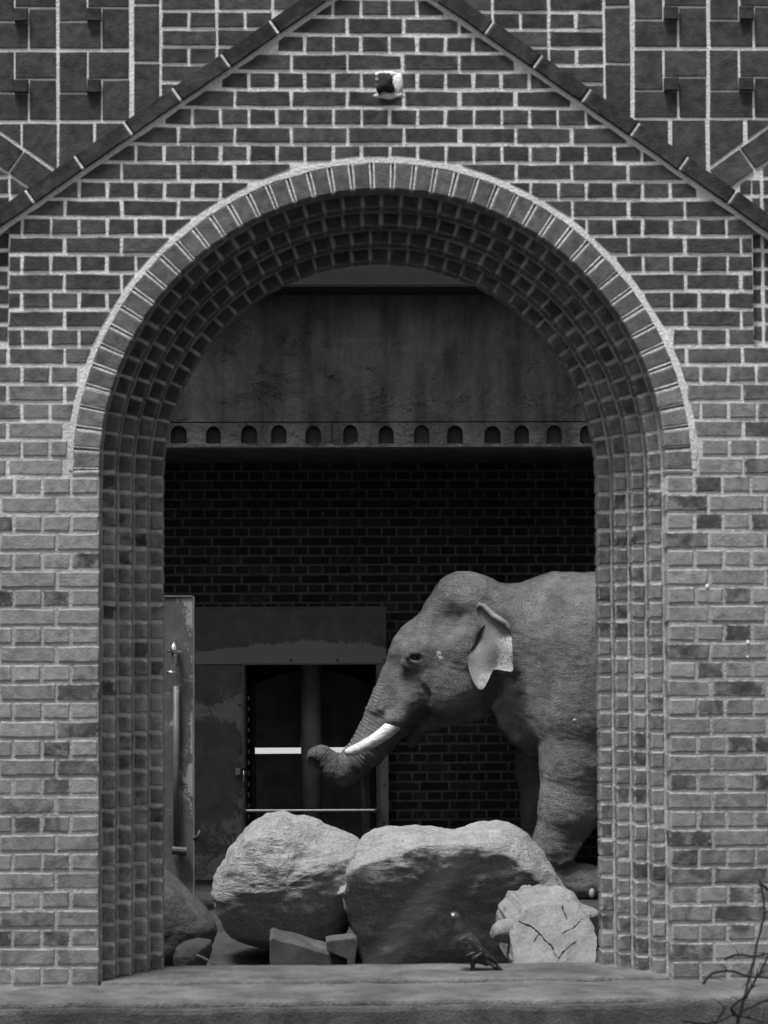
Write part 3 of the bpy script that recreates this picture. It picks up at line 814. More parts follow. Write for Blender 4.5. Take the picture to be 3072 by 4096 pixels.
# ================================================================== STEEL DOOR SURROUND
YS = YB-.13
def sx(u, v=2800, Y=YS): return P(u, v, Y).x
def sz(v, u=1300, Y=YS): return P(u, v, Y).z
def sheet(name, x0, x1, z0, z1, y, parent, mat, rubfn, nx=60, nz=60, th=.012):
    V, F, rub = [], [], []
    for i in range(nx+1):
        for k in range(nz+1):
            x, z = x0+(x1-x0)*i/nx, z0+(z1-z0)*k/nz
            V.append((x, y+.003*mn.noise(Vector((x*2, z*2, y))), z)); rub.append(rubfn(x, z))
    for i in range(nx):
        for k in range(nz): F.append((i*(nz+1)+k, (i+1)*(nz+1)+k, (i+1)*(nz+1)+k+1, i*(nz+1)+k+1))
    n = len(V); bx, bf = box(x0, x1, y+.004, y+.004+th, z0, z1); V += bx; rub += [0]*8; F += [tuple(i+n for i in f) for f in bf]
    o = mk(name, V, F, mat, parent, fix=False)
    a = o.data.attributes.new('rub', 'FLOAT', 'POINT'); a.data.foreach_set('value', rub); return o
ds = thing('steel_door_surround', 'scratched dark steel sheet surround of the doorway with a pale post', 'door frame', (sx(1200), YS, GZ))
ox0, ox1, oz1 = sx(975), sx(1508), sz(2657)
def rub_and_light_left(x, z):
    e = math.exp(-(ox0-x)/.06); v = proj(x, YS, z)[1]
    b = math.exp(-((v-2835-(975-proj(x, YS, z)[0])*.05)/55)**2)*.55
    return .20+.38*e+b*(.7+.5*e)+.30*sstep(3100, 3450, v)  # edge wear, plus light on the lower part painted in
def rub_head(x, z):
    u, v = proj(x, YS, z)
    return .12+.75*sstep(2570-40*math.sin((u-960)/600*math.pi), 2615, v)+.12*sstep(2480, 2600, v)
sheet('side_sheet', sx(640), ox0-.012, GZ, oz1-.004, YS, ds, M['sheet'], rub_and_light_left, 70, 90)
sheet('head_sheet', sx(640), sx(1546), oz1+.004, sz(2426), YS-.004, ds, M['sheet'], rub_head, 90, 40)
sheet('post', sx(1512), sx(1552), GZ, oz1-.004, YS-.01, ds, M['sheet'], lambda x, z: .75, 8, 60, .06)
mkbox('edge_angle', ox0-.012, ox0+.006, YS-.03, YS+.12, GZ, oz1+.012, M['galv'], ds, .002)
mkbox('edge_angle', ox1-.006, ox1+.008, YS-.03, YS+.12, GZ, oz1-.001, M['galv'], ds, .002)
mkbox('edge_angle', ox0+.007, ox1+.02, YS-.028, YS+.1, oz1-.001, oz1+.010, M['galv'], ds, .002)
for u, v in ((1536, 2640), (1536, 2672), (1536, 3140), (1536, 3290), (958, 2820), (960, 3005), (960, 3180), (1165, 2640), (1350, 2640)):
    q = P(u, v, YS-.015); V, F = lump((q.x, q.y, q.z), .009, 1, 10, 0, (1, .6, 1)); mk('rivet', V, F, M['dark_metal'], ds, smooth=True)
q = P(953, 3085, YS-.02); mkbox('latch', q.x-.022, q.x+.016, YS-.05, YS-.012, q.z-.028, q.z+.026, M['claw'], ds, .004)
q = P(973, 3100, YS-.03); V, F = tube([(q.x+.004, YS-.045, q.z-.09), (q.x+.004, YS-.045, q.z+.06)], .008); mk('latch_bar', V, F, M['shiny'], ds, smooth=True)
for k in range(14):
    zq = sz(2800)-k*.085
    mkbox('chain_lug', ox0+.03, ox0+.045, YS+.05, YS+.07, zq, zq+.035, M['galv'], ds, .003)
# polished rail across the doorway
zr_ = sz(3243, 1200, YS-.1)
V, F = tube([(ox0-.004, YS-.10, zr_+.003), (ox0+.03, YS-.10, zr_+.003), (ox1-.03, YS-.10, zr_), (ox1+.002, YS-.10, zr_)], .0165, 18)
rail = thing('door_rail', 'polished steel tube rail across the dark doorway', 'rail', (ox0, YS-.1, zr_))
mk('tube', V, F, M['shiny'], rail, smooth=True)
for x in (ox0+.006, ox1-.012): V, F = tube([(x-.012, YS-.10, zr_+.001), (x+.016, YS-.10, zr_+.001)], .021, 18); mk('socket', V, F, M['galv'], rail, smooth=True)
for x in (ox0-.004, ox1+.002): mkbox('bracket', x-.01, x+.01, YS-.11, YS-.02, zr_-.03, zr_+.03, M['galv'], rail, .003)
# corridor behind the doorway
cor = thing('corridor', 'unlit brick corridor seen through the steel doorway', 'corridor', ((ox0+ox1)/2, YB+1.4, GZ))
ca, cb2 = DX0-.5, DX1+.5; YC = YB+1.25
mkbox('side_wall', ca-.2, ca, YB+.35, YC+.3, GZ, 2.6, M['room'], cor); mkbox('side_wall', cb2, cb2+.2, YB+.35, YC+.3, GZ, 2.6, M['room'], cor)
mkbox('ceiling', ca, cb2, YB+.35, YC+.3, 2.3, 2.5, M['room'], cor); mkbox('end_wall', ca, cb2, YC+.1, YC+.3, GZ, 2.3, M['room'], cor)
fd = thing('double_door', 'dark far door in the corridor, upper and lower leaf split by a bright slit', 'door', (sx(1250, 3000, YC), YC, GZ))
def gx(u): return P(u, 3000, YC).x
def gz(v): return P(1250, v, YC).z
# upper leaf with a shallow arched head
pts = [(1022, 2990), (1482, 2990), (1482, 2735)] + [(1482-460*k/12, 2735-55*math.sin(math.pi*k/12)) for k in range(1, 12)] + [(1022, 2735)]
pts = [(gx(u), gz(v)) for u, v in pts]; nn = len(pts)
V = [(x, YC, z) for x, z in pts]+[(x, YC+.06, z) for x, z in pts]
mk('upper_leaf', V, [tuple(range(nn))]+[(i, (i+1) % nn, nn+(i+1) % nn, nn+i) for i in range(nn)], M['panel'], fd)
mkbox('lower_leaf', gx(1022), gx(1482), YC, YC+.06, GZ, gz(3014), M['panel'], fd, .006)
o = mkbox('daylight_slit', gx(1020), gx(1482), YC+.03, YC+.05, gz(3014), gz(2990), M['slit'], fd)
mkbox('jamb', gx(1482)+.004, gx(1500), YC-.05, YC+.1, GZ, gz(2700), M['dark_metal'], fd, .004); mkbox('jamb', gx(1004), gx(1022)-.004, YC-.05, YC+.1, GZ, gz(2700), M['dark_metal'], fd, .004)
YP = YB+.62
pc = P(1245, 3000, YP); pr = 41/10000*(YP+10)
pill = thing('steel_pillar', 'round dark steel pillar standing inside the doorway', 'pillar', (pc.x, YP, GZ))
V, F = tube([(pc.x, YP, GZ), (pc.x, YP, 2.29)], pr, 32); mk('shaft', V, F, M['pipe'], pill, smooth=True)
V, F = tube([(pc.x, YP, 1.66), (pc.x, YP, 1.70)], pr*1.9, 32); mk('collar', V, F, M['pipe'], pill, smooth=False)
q0, q1 = P(1442, 3090, YB+.5), P(1455, 3340, YB+.5)
V = [(q0.x, YB+.5, q0.z), (q0.x+.012, YB+.5, q0.z), (q1.x+.055, YB+.5, q1.z), (q1.x-.01, YB+.5, q1.z), (q1.x+.055, YB+.5, GZ), (q1.x-.02, YB+.5, GZ)]
V += [(a, b+.02, c) for a, b, c in V]
F = [(0, 1, 2, 3), (3, 2, 4, 5), (6, 9, 8, 7), (9, 11, 10, 8), (0, 3, 9, 6), (3, 5, 11, 9), (1, 7, 8, 2), (2, 8, 10, 4), (0, 6, 7, 1), (5, 4, 10, 11)]
o = mk('frame_reflection', V, F, M['edge']); tag(o, 'narrow pale strip standing in for a reflection inside the doorway', 'reflection')  # pale strip painted in place of a reflection on the inner frame

# open door leaf at left
YL = 7.4
lx1, lzt = P(778, 2389, YL).x, P(778, 2389, YL).z
leaf = thing('steel_door_leaf', 'open steel door leaf with latch and upright rod', 'door', (lx1-.3, YL, GZ))
sheet('panel', lx1-.75, lx1-.014, GZ, lzt, YL, leaf, M['leaf'], lambda x, z: .28+.28*math.exp(-(lx1-x)/.05)+.25*mn.noise(Vector((x*5, z*3, 2))), 40, 80, .05)
mkbox('edge_strip', lx1-.012, lx1, YL-.012, YL+.06, GZ, lzt+.004, M['galv'], leaf, .003)
mkbox('top_strip', lx1-.75, lx1-.013, YL-.010, YL+.06, lzt+.002, lzt+.012, M['galv'], leaf, .003)
q0, q1 = P(704, 2745, YL-.04), P(706, 3400, YL-.04)
V, F = tube([(q0.x, YL-.04, q0.z), (q1.x, YL-.04, q1.z)], .021, 16); mk('rod', V, F, M['leaf'], leaf, smooth=True)
V, F = tube([(q1.x-.03, YL-.05, q1.z), (q1.x+.07, YL-.05, q1.z-.01)], .03, 12); mk('rod_bracket', V, F, M['dark_metal'], leaf, smooth=False)
q = P(698, 2605, YL-.06)
V, F = merge([tube([(q.x, YL-.03, q.z+.07), (q.x-.004, YL-.09, q.z+.02), (q.x+.004, YL-.07, q.z-.1)], [.02, .028, .014], 12), tube([(q.x-.05, YL-.07, q.z), (q.x+.05, YL-.075, q.z-.004)], .012, 10)])
mk('latch_handle', V, F, M['shiny'], leaf, smooth=True)
q = P(694, 2690, YL-.06); V, F = tube([(q.x-.05, YL-.05, q.z), (q.x+.02, YL-.05, q.z)], .012, 10); mk('bolt', V, F, M['shiny'], leaf, smooth=True)
q = P(800, 3340, YL); V, F = tube([(lx1, YL, q.z-.03), (lx1+.03, YL-.01, q.z), (lx1+.035, YL-.01, q.z+.035)], [.02, .012, .006], 8); mk('hook', V, F, M['dark_metal'], leaf, smooth=True)

# ================================================================== ROCKS
def ray_poly(poly, c, n):
    out = []
    for k in range(n):
        a = 2*math.pi*k/n; d = (math.cos(a), math.sin(a)); best = 0
        for i in range(len(poly)):
            x0, z0 = poly[i][0]-c[0], poly[i][1]-c[1]; x1, z1 = poly[(i+1) % len(poly)][0]-c[0], poly[(i+1) % len(poly)][1]-c[1]
            ex, ez = x1-x0, z1-z0; den = d[0]*ez-d[1]*ex
            if abs(den) < 1e-9: continue
            t = (x0*ez-z0*ex)/den; u = (x0*d[1]-z0*d[0])/den
            if t > 0 and -1e-6 <= u <= 1+1e-6: best = max(best, t)
        out.append(best)
    return out
def smooth_ring(r, it):
    for _ in range(it): r = [(r[i-1]+2*r[i]+r[(i+1) % len(r)])/4 for i in range(len(r))]
    return r
def rock(name, label, Spx, Fpx, ys, yf, yb, mat, amp=.02, seed=0, soft=2, n=190, bulge=.1, cat='boulder', fine=.006, stripefn=None, group=None, under=0.0):
    S = [XZ(u, v, ys) for u, v in Spx]; Fp = [XZ(u, v, yf) for u, v in Fpx]
    c = (sum(p[0] for p in Fp)/len(Fp), sum(p[1] for p in Fp)/len(Fp))
    rs = smooth_ring(ray_poly(S, c, n), soft); rf = smooth_ring(ray_poly(Fp, c, n), soft)
    rf = [min(a, b*.985) for a, b in zip(rf, rs)]
    zmx = max(p[1] for p in Fp); rings = []
    for k in range(10, 0, -1):
        t = k/10.5; rings.append(([a*math.cos(t*math.pi/2) for a in rs], ys+(yb-ys)*math.sin(t*math.pi/2)))
    m = 14
    for k in range(m+1):
        t = k/m; e = 1-math.cos(t*math.pi/2); f = math.sin(t*math.pi/2); bl = .5*t+.5*e
        rings.append(([a+(b-a)*bl for a, b in zip(rs, rf)], ys+(yf-ys)*(.35*t+.65*f)))
    m2 = 22
    for k in range(1, m2):
        t = 1-k/m2; rings.append(([a*t for a in rf], yf-bulge*(1-t*t)))
    V = []
    for rr, y in rings:
        for k in range(n):
            a = 2*math.pi*k/n; zz = c[1]+rr[k]*math.sin(a); V.append(Vector((c[0]+rr[k]*math.cos(a), y+under*(zmx-zz)*max(0, min(1, (ys-y)/(ys-yf))), zz)))
    F = []
    for i in range(len(rings)-1):
        for k in range(n): F.append((i*n+k, i*n+(k+1) % n, (i+1)*n+(k+1) % n, (i+1)*n+k))
    last = (len(rings)-1)*n
    V += [Vector((c[0], yb, c[1])), Vector((c[0], yf-bulge+under*(zmx-c[1]), c[1]))]
    F += [(len(V)-2, (k+1) % n, k) for k in range(n)]+[(len(V)-1, last+k, last+(k+1) % n) for k in range(n)]
    me = mesh(name, V, F, None); fix_normals(me)
    nor = [v.normal.copy() for v in me.vertices]
    W2 = []
    for p, q in zip(V, nor):
        s = Vector((p.x, p.y, p.z))+Vector((seed, seed*2, 0))
        h = mn.fractal(s*2.6, .9, 2.1, 4)*amp + mn.fractal(Vector((s.x*9, s.y*9, s.z*17)), .8, 2.1, 4)*fine
        h -= max(0, mn.noise(s*7)-.35)*amp*.9
        W2.append(p+q*h)
    base = Vector((c[0], ys, min(w.z for w in W2)))
    o = mk(name, W2, F, mat, None, base, smooth=True)
    bpy.data.meshes.remove(me)
    va = o.data.attributes.new('stripe', 'FLOAT', 'POINT')
    va.data.foreach_set('value', [stripefn(p) if stripefn else 0.0 for p in W2])
    return tag(o, label, cat, group)
Aout = [(1136, 3246), (1060, 3258), (1000, 3288), (955, 3336), (909, 3393), (878, 3455), (847, 3517), (836, 3585), (853, 3640), (887, 3721), (943, 3763), (1079, 3790), (1283, 3830), (1360, 3770), (1397, 3690), (1425, 3600), (1440, 3500), (1448, 3420), (1445, 3381), (1414, 3347), (1329, 3302), (1240, 3268)]
Afr = [(990, 3360), (1060, 3345), (1130, 3352), (1190, 3385), (1215, 3425), (1290, 3432), (1380, 3440), (1400, 3500), (1390, 3620), (1340, 3740), (1250, 3800), (1090, 3780), (960, 3740), (900, 3680), (870, 3600), (890, 3520), (935, 3440)]
rock('boulder', 'big rounded pale granite boulder in front of the doorway', Aout, Afr, 4.75, 4.30, 5.35, M['boulder'], .03, 1.3, 3, bulge=.12, under=.26, fine=.010, group='pale boulders behind the arch')
Bout = [(1437, 3374), (1490, 3325), (1553, 3301), (1647, 3298), (1740, 3310), (1821, 3323), (1915, 3301), (1994, 3288), (2038, 3293), (2088, 3323), (2168, 3410), (2240, 3518), (2305, 3605), (2330, 3700), (2300, 3900), (2000, 3960), (1600, 3960), (1459, 3900), (1427, 3760), (1394, 3700), (1372, 3620), (1362, 3560), (1385, 3500), (1378, 3470), (1405, 3420)]
Bfr = [(1385, 3490), (1440, 3462), (1520, 3442), (1600, 3435), (1632, 3398), (1700, 3385), (1860, 3386), (1960, 3400), (2040, 3430), (2110, 3480), (2165, 3540), (2185, 3595), (2165, 3640), (2120, 3720), (2090, 3900), (1960, 3950), (1620, 3950), (1475, 3890), (1440, 3760), (1400, 3680), (1378, 3600)]
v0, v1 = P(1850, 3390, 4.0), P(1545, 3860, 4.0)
def stripe(p):
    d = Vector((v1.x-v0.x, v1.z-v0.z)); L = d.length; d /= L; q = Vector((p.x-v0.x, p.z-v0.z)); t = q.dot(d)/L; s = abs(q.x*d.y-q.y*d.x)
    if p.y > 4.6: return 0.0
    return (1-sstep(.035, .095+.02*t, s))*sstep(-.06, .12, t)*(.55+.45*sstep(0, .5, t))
rock('boulder', 'broad angular boulder with a shadowed flat face crossed by a pale stripe', Bout, Bfr, 4.55, 4.02, 5.5, M['boulder'], .026, 5.7, 1, bulge=.02, under=.40, fine=.010, stripefn=stripe, group='pale boulders behind the arch')
Cout = [(560, 3440), (640, 3470), (700, 3520), (760, 3580), (830, 3650), (872, 3715), (868, 3750), (840, 3790), (800, 3880), (700, 3940), (560, 3940), (480, 3700)]
Cfr = [(600, 3540), (690, 3580), (760, 3660), (810, 3730), (790, 3800), (740, 3880), (600, 3890), (530, 3700)]
rock('boulder', 'dark rough rock tucked behind the brick jamb under the open door leaf', Cout, Cfr, 2.3, 2.0, 2.8, M['dark_rock'], .012, 9.1, 3, 120, .05)
Dout = [(690, 3830), (700, 3790), (740, 3765), (790, 3752), (845, 3762), (850, 3800), (810, 3900), (700, 3920)]
rock('stone', 'small dark flat stone with a pale upper edge lying before the dark rock', Dout, [(710, 3830), (750, 3790), (820, 3785), (820, 3810), (790, 3880), (720, 3890)], 1.75, 1.62, 1.95, M['dark_rock'], .006, 3.3, 1, 90, .02, 'stone', .003)
rock('stone', 'small pale stone wedged between the two big boulders', [(1347, 3576), (1362, 3548), (1385, 3540), (1392, 3570), (1386, 3590), (1362, 3592)], [(1355, 3578), (1368, 3560), (1380, 3560), (1382, 3580)], 3.95, 3.88, 4.06, M['boulder'], .003, 2.2, 1, 60, .01, 'stone', .002)
rock('stone', 'low weathered pale lump behind the sawn log', [(2170, 3600), (2195, 3560), (2240, 3545), (2290, 3570), (2330, 3620), (2400, 3640), (2420, 3800), (2150, 3800)], [(2190, 3610), (2240, 3580), (2300, 3620), (2360, 3670), (2300, 3780), (2180, 3780)], 3.55, 3.35, 3.85, M['boulder'], .01, 6.6, 2, 100, .03, 'stone')

# ================================================================== LOG, TIMBER, STICK
YLg = 2.75
lc = P(2222, 3765, YLg)
lout = [XZ(u, v, YLg) for u, v in [(2060, 3712), (2075, 3690), (2110, 3655), (2160, 3632), (2230, 3625), (2290, 3632), (2345, 3660), (2380, 3700), (2395, 3760), (2385, 3840), (2340, 3900), (2240, 3930), (2120, 3915), (2060, 3870), (2048, 3800), (2045, 3750)]]
logt = thing('sawn_log', 'sawn log showing its pale cracked end grain', 'log', (lc.x, YLg+.3, lc.z-.2))
n = 260; rr = smooth_ring(ray_poly(lout, (lc.x, lc.z), n), 1)
rr = [r*(1+.05*mn.fractal(Vector((math.cos(2*math.pi*k/n)*3, math.sin(2*math.pi*k/n)*3, 2)), .8, 2.1, 4)) for k, r in enumerate(rr)]
cr = [[(2235, 3835), (2215, 3800), (2180, 3760), (2140, 3720), (2085, 3700)], [(2235, 3835), (2270, 3800), (2310, 3770)], [(2340, 3690), (2300, 3725), (2260, 3740)], [(2225, 3850), (2230, 3880)], [(2160, 3745), (2135, 3775)], [(2265, 3640), (2280, 3690)]]
cr = [[XZ(u, v, YLg) for u, v in c] for c in cr]
def dseg(p, a, b):
    ex, ez = b[0]-a[0], b[1]-a[1]; t = max(0, min(1, ((p[0]-a[0])*ex+(p[1]-a[1])*ez)/(ex*ex+ez*ez+1e-12)))
    return math.hypot(p[0]-a[0]-t*ex, p[1]-a[1]-t*ez)
V, F = [], []; m = 90
prof = [(1-k/m, 0) for k in range(m)]
for t, _ in [(1.0, 2), (1.015, 1)]:
    pass
rows = [(1.0, .95), (1.0, .6), (1.01, .3), (1.01, .06), (1.0, .015)] + [((m-k)/m*.985, 0) for k in range(m)]
for t, dy in rows:
    for k in range(n):
        a = 2*math.pi*k/n; x, z = lc.x+rr[k]*t*math.cos(a), lc.z+rr[k]*t*math.sin(a)
        x += .012*mn.fractal(Vector((a*3, dy*4, 7)), .8, 2, 3) if dy > .03 else 0; z += .014*mn.fractal(Vector((a*4, dy*3, 3)), .8, 2, 3) if dy > .03 else 0
        y = YLg+dy+.012*mn.fractal(Vector((x*6, z*6, 1)), .8, 2, 4)+(z-lc.z+.1)*.75
        if dy == 0:
            for c in cr:
                for i in range(len(c)-1):
                    d = dseg((x+.010*mn.noise(Vector((x*22, z*22, 9))), z+.010*mn.noise(Vector((x*22, z*22, 4)))), c[i], c[i+1])
                    wj = .0026*(1+.7*mn.noise(Vector((x*40, z*40, 0))))
                    if d+.003*mn.noise(Vector((x*60, z*60, 5))) < wj: y += .02
        V.append((x, y, z))
for i in range(len(rows)-1):
    for k in range(n): F.append((i*n+k, i*n+(k+1) % n, (i+1)*n+(k+1) % n, (i+1)*n+k))
F.append(tuple(range((len(rows)-1)*n, len(rows)*n)))
mk('trunk', V, F, M['log'], logt, (lc.x, YLg, lc.z))
b0, b1, b2 = P(2110, 3740, YLg+.26), P(2030, 3725, YLg+.20), P(1978, 3732, YLg+.15)
V, F = tube([b0, b0.lerp(b1, .5), b1, b1.lerp(b2, .6), b2, b2+Vector((-.008, -.003, 0))], [.07, .066, .058, .05, .045, .03], 20)
V = [Vector(v)+Vector((.008*mn.noise(Vector(v)*20), 0, .018*mn.fractal(Vector(v)*14, .8, 2, 4))) for v in V]
mk('branch_stub', V, F, M['log'], logt, smooth=True)

def hewn(name, label, px, y0, y1, mat, top=.0, lean=0, group=None):
    p = [XZ(u, v, y0) for u, v in px]; p = rough_poly(p, random.Random(4), .05, .003); n = len(p)
    c = Vector((sum(a for a, b in p)/n, (y0+y1)/2, sum(b for a, b in p)/n))
    V = [(x, y0, z) for x, z in p]+[(x+lean*.5, (y0+y1)/2, z+top*.5+.004) for x, z in p]+[(x+lean, y1, z+top) for x, z in p]
    F = [tuple(range(n)), tuple(reversed(range(2*n, 3*n)))]
    for q in (0, n):
        for i in range(n): F.append((q+i, q+(i+1) % n, q+n+(i+1) % n, q+n+i))
    o = mk(name, V, F, mat, None, (c.x, c.y, min(b for a, b in p)))
    bevel_me(o.data, .006, 2)
    return tag(o, label, 'timber', group)
hewn('timber_block', 'long split timber sloping down, lying under the rounded boulder', [(1079, 3760), (1092, 3752), (1130, 3766), (1200, 3782), (1290, 3812), (1395, 3850), (1395, 3960), (1083, 3960)], 3.35, 3.62, M['timber'], .03)
hewn('timber_block', 'short squared timber offcut wedged between boulder and split timber', [(1305, 3766), (1330, 3760), (1412, 3755), (1427, 3760), (1422, 3850), (1418, 3960), (1390, 3960), (1388, 3838), (1308, 3800)], 3.22, 3.42, M['timber'], .006)
q0, q1, q2 = P(790, 3822, 1.3), P(810, 3830, 1.25), P(858, 3858, 1.2)
V, F = tube([q0+Vector((-.02, .05, -.05)), q0, q1, q2], [.004, .006, .006, .004], 8); o = mk('stick', V, F, M['claw'], smooth=True); tag(o, 'short pale stick lying by the dark stone', 'stick')

# ================================================================== VOXEL SCULPTING
class Vox:
    def __init__(s, lo, hi, h):
        s.lo = np.array(lo, np.float32); s.h = h; s.n = np.ceil((np.array(hi)-np.array(lo))/h).astype(int)+1
        s.F = np.full(s.n, 1.0, np.float32)
        s.ax = [s.lo[i]+h*np.arange(s.n[i], dtype=np.float32) for i in range(3)]
    def win(s, lo, hi):
        sl = []
        for i in range(3):
            a = int(max(0, math.floor((lo[i]-s.lo[i])/s.h))); b = int(min(s.n[i], math.ceil((hi[i]-s.lo[i])/s.h)+1)); sl.append(slice(a, max(a+1, b)))
        return tuple(sl), s.ax[0][sl[0]][:, None, None], s.ax[1][sl[1]][None, :, None], s.ax[2][sl[2]][None, None, :]
    def add(s, sl, d, k):
        a = s.F[sl]; h = np.clip(.5+.5*(a-d)/k, 0, 1); s.F[sl] = a*(1-h)+d*h-k*h*(1-h)
    def cut(s, sl, d, k):
        a = s.F[sl]; d = -d; h = np.clip(.5-.5*(a-d)/k, 0, 1); s.F[sl] = a*(1-h)+d*h+k*h*(1-h)
    def cone(s, a, b, ra, rb, k=.03, sy=1.0, op='add'):
        mx = max(ra, rb)*max(1, sy)+k+.06; lo = [min(a[i], b[i])-mx for i in range(3)]; hi = [max(a[i], b[i])+mx for i in range(3)]
        sl, X, Y, Z = s.win(lo, hi); bx, by, bz = b[0]-a[0], b[1]-a[1], b[2]-a[2]; L = bx*bx+by*by+bz*bz+1e-9
        t = np.clip(((X-a[0])*bx+(Y-a[1])*by+(Z-a[2])*bz)/L, 0, 1)
        d = np.sqrt((X-a[0]-t*bx)**2+((Y-a[1]-t*by)/sy)**2+(Z-a[2]-t*bz)**2)-(ra+t*(rb-ra))
        getattr(s, op)(sl, d, k)
    def chain(s, pts, k=.03, sy=1.0, op='add'):
        for (a, ra), (b, rb) in zip(pts[:-1], pts[1:]): s.cone(a, b, ra, rb, k, sy, op)
    def ell(s, c, r, k=.05, op='add', rot=0):
        m = max(r)+k+.05; sl, X, Y, Z = s.win([q-m for q in c], [q+m for q in c])
        ca, sa = math.cos(rot), math.sin(rot); dx, dz = X-c[0], Z-c[2]; x, z = dx*ca+dz*sa, -dx*sa+dz*ca
        q = np.sqrt((x/r[0])**2+((Y-c[1])/r[1])**2+(z/r[2])**2); getattr(s, op)(sl, (q-1)*min(r), k)
    def slab(s, poly, yc, Wd, Rr, k=.05, Ry=None):
        """outline in x,z inflated to half width Wd, edges rounded with radius Rr (Ry across)"""
        Ry = Ry or Wd; m = k+.06
        lo = [min(p[0] for p in poly)-m, yc-Wd-m, min(p[1] for p in poly)-m]; hi = [max(p[0] for p in poly)+m, yc+Wd+m, max(p[1] for p in poly)+m]
        sl, X, Y, Z = s.win(lo, hi); x, z = X[:, 0, :]+0*Z[:, 0, :], Z[:, 0, :]+0*X[:, 0, :]
        dd = np.full(x.shape, 1e9, np.float32); ins = np.zeros(x.shape, bool)
        for i in range(len(poly)):
            (ax, az), (bx, bz) = poly[i], poly[i-1]; ex, ez = bx-ax, bz-az
            t = np.clip(((x-ax)*ex+(z-az)*ez)/(ex*ex+ez*ez+1e-12), 0, 1); dd = np.minimum(dd, (x-ax-t*ex)**2+(z-az-t*ez)**2)
            if abs(bz-az) > 1e-9: ins ^= ((az > z) != (bz > z)) & (x < ex*(z-az)/ez+ax)
        sd = np.sqrt(dd)*np.where(ins, -1, 1)
        q1 = (sd+Rr)[:, None, :]; q2 = (np.abs(Y-yc)-(Wd-Ry))*(Rr/Ry)
        d = np.sqrt(np.maximum(q1, 0)**2+np.maximum(q2, 0)**2)+np.minimum(np.maximum(q1, q2), 0)-Rr
        s.add(sl, d, k)
    def mesh(s):
        F = s.F; ins = F < 0; n = s.n
        corners = [(i, j, k) for i in (0, 1) for j in (0, 1) for k in (0, 1)]
        cnt = np.zeros(n-1, np.int8)
        for i, j, k in corners: cnt += ins[i:n[0]-1+i, j:n[1]-1+j, k:n[2]-1+k]
        act = (cnt > 0) & (cnt < 8); idx = np.argwhere(act); ids = np.full(n-1, -1, np.int64); ids[act] = np.arange(len(idx))
        vals = {c: F[idx[:, 0]+c[0], idx[:, 1]+c[1], idx[:, 2]+c[2]] for c in corners}
        acc = np.zeros((len(idx), 3), np.float32); num = np.zeros(len(idx), np.float32)
        for a in corners:
            for ax in range(3):
                if a[ax]: continue
                b = list(a); b[ax] = 1; b = tuple(b); va, vb = vals[a], vals[b]; m = (va < 0) != (vb < 0)
                t = np.where(m, va/np.where(m, va-vb, 1), 0); p = np.array(a, np.float32)[None, :]+np.zeros((len(idx), 1), np.float32); p[:, ax] += t
                acc += p*m[:, None]; num += m
        V = (idx+acc/num[:, None])*s.h+s.lo
        Q = []
        for ax in range(3):
            o1, o2 = [(1, 2), (2, 0), (0, 1)][ax]
            sa = [slice(0, n[i]-1) if i == ax else slice(1, n[i]-1) for i in range(3)]; sb = [slice(1, n[i]) if i == ax else slice(1, n[i]-1) for i in range(3)]
            A, B = ins[tuple(sa)], ins[tuple(sb)]
            for flip, msk in ((False, A & ~B), (True, ~A & B)):
                e = np.argwhere(msk)
                if not len(e): continue
                e[:, o1] += 1; e[:, o2] += 1
                def cell(d1, d2):
                    c = e.copy(); c[:, o1] -= d1; c[:, o2] -= d2; return ids[c[:, 0], c[:, 1], c[:, 2]]
                q = np.stack([cell(1, 1), cell(0, 1), cell(0, 0), cell(1, 0)], 1)
                Q.append(q[:, ::-1] if flip else q)
        return V, np.concatenate(Q)
def np_mesh(name, V, Q, mat, base):
    me = bpy.data.meshes.new(name); me.vertices.add(len(V)); me.vertices.foreach_set('co', (V-np.array(base)).astype(np.float32).ravel())
    me.loops.add(len(Q)*4); me.loops.foreach_set('vertex_index', Q.ravel().astype(np.int32)); me.polygons.add(len(Q))
    me.polygons.foreach_set('loop_start', np.arange(0, len(Q)*4, 4, dtype=np.int32)); me.polygons.foreach_set('loop_total', np.full(len(Q), 4, np.int32))
    me.polygons.foreach_set('use_smooth', np.ones(len(Q), bool)); me.update(calc_edges=True); me.validate(); me.materials.append(mat); return me
def relax(V, Q, it, lam=.5):
    for _ in range(it):
        acc = np.zeros_like(V); c = np.zeros(len(V), np.float32)
        for i in range(4):
            np.add.at(acc, Q[:, i], V[Q[:, (i+1) % 4]]+V[Q[:, i-1]]); np.add.at(c, Q[:, i], 2)
        V = V*(1-lam)+lam*acc/c[:, None]
    return V
def vnormals(V, Q):
    nr = np.cross(V[Q[:, 2]]-V[Q[:, 0]], V[Q[:, 3]]-V[Q[:, 1]]); out = np.zeros_like(V)
    for i in range(4): np.add.at(out, Q[:, i], nr)
    return out/(np.linalg.norm(out, axis=1, keepdims=True)+1e-9)

# ================================================================== ELEPHANT
YE = 8.5                                   # its mid plane
def E(x, y, dy=0.0):                       # point on the flank, measured in a 1.3825x enlargement whose corner is pixel (1200, 2250)
    p = P(1200+x/1.3825, 2250+y/1.3825, YE); return (p.x, YE+dy, p.z)
def E2(x, y): p = E(x, y); return (p[0], p[2])
K = 1.338e-3
lo = E(20, 1900); hi = E(2900, 30)
vx = Vox((lo[0]-.05, YE-.82, GZ-.03), (hi[0]+.05, YE+.82, hi[2]+.06), .0115)
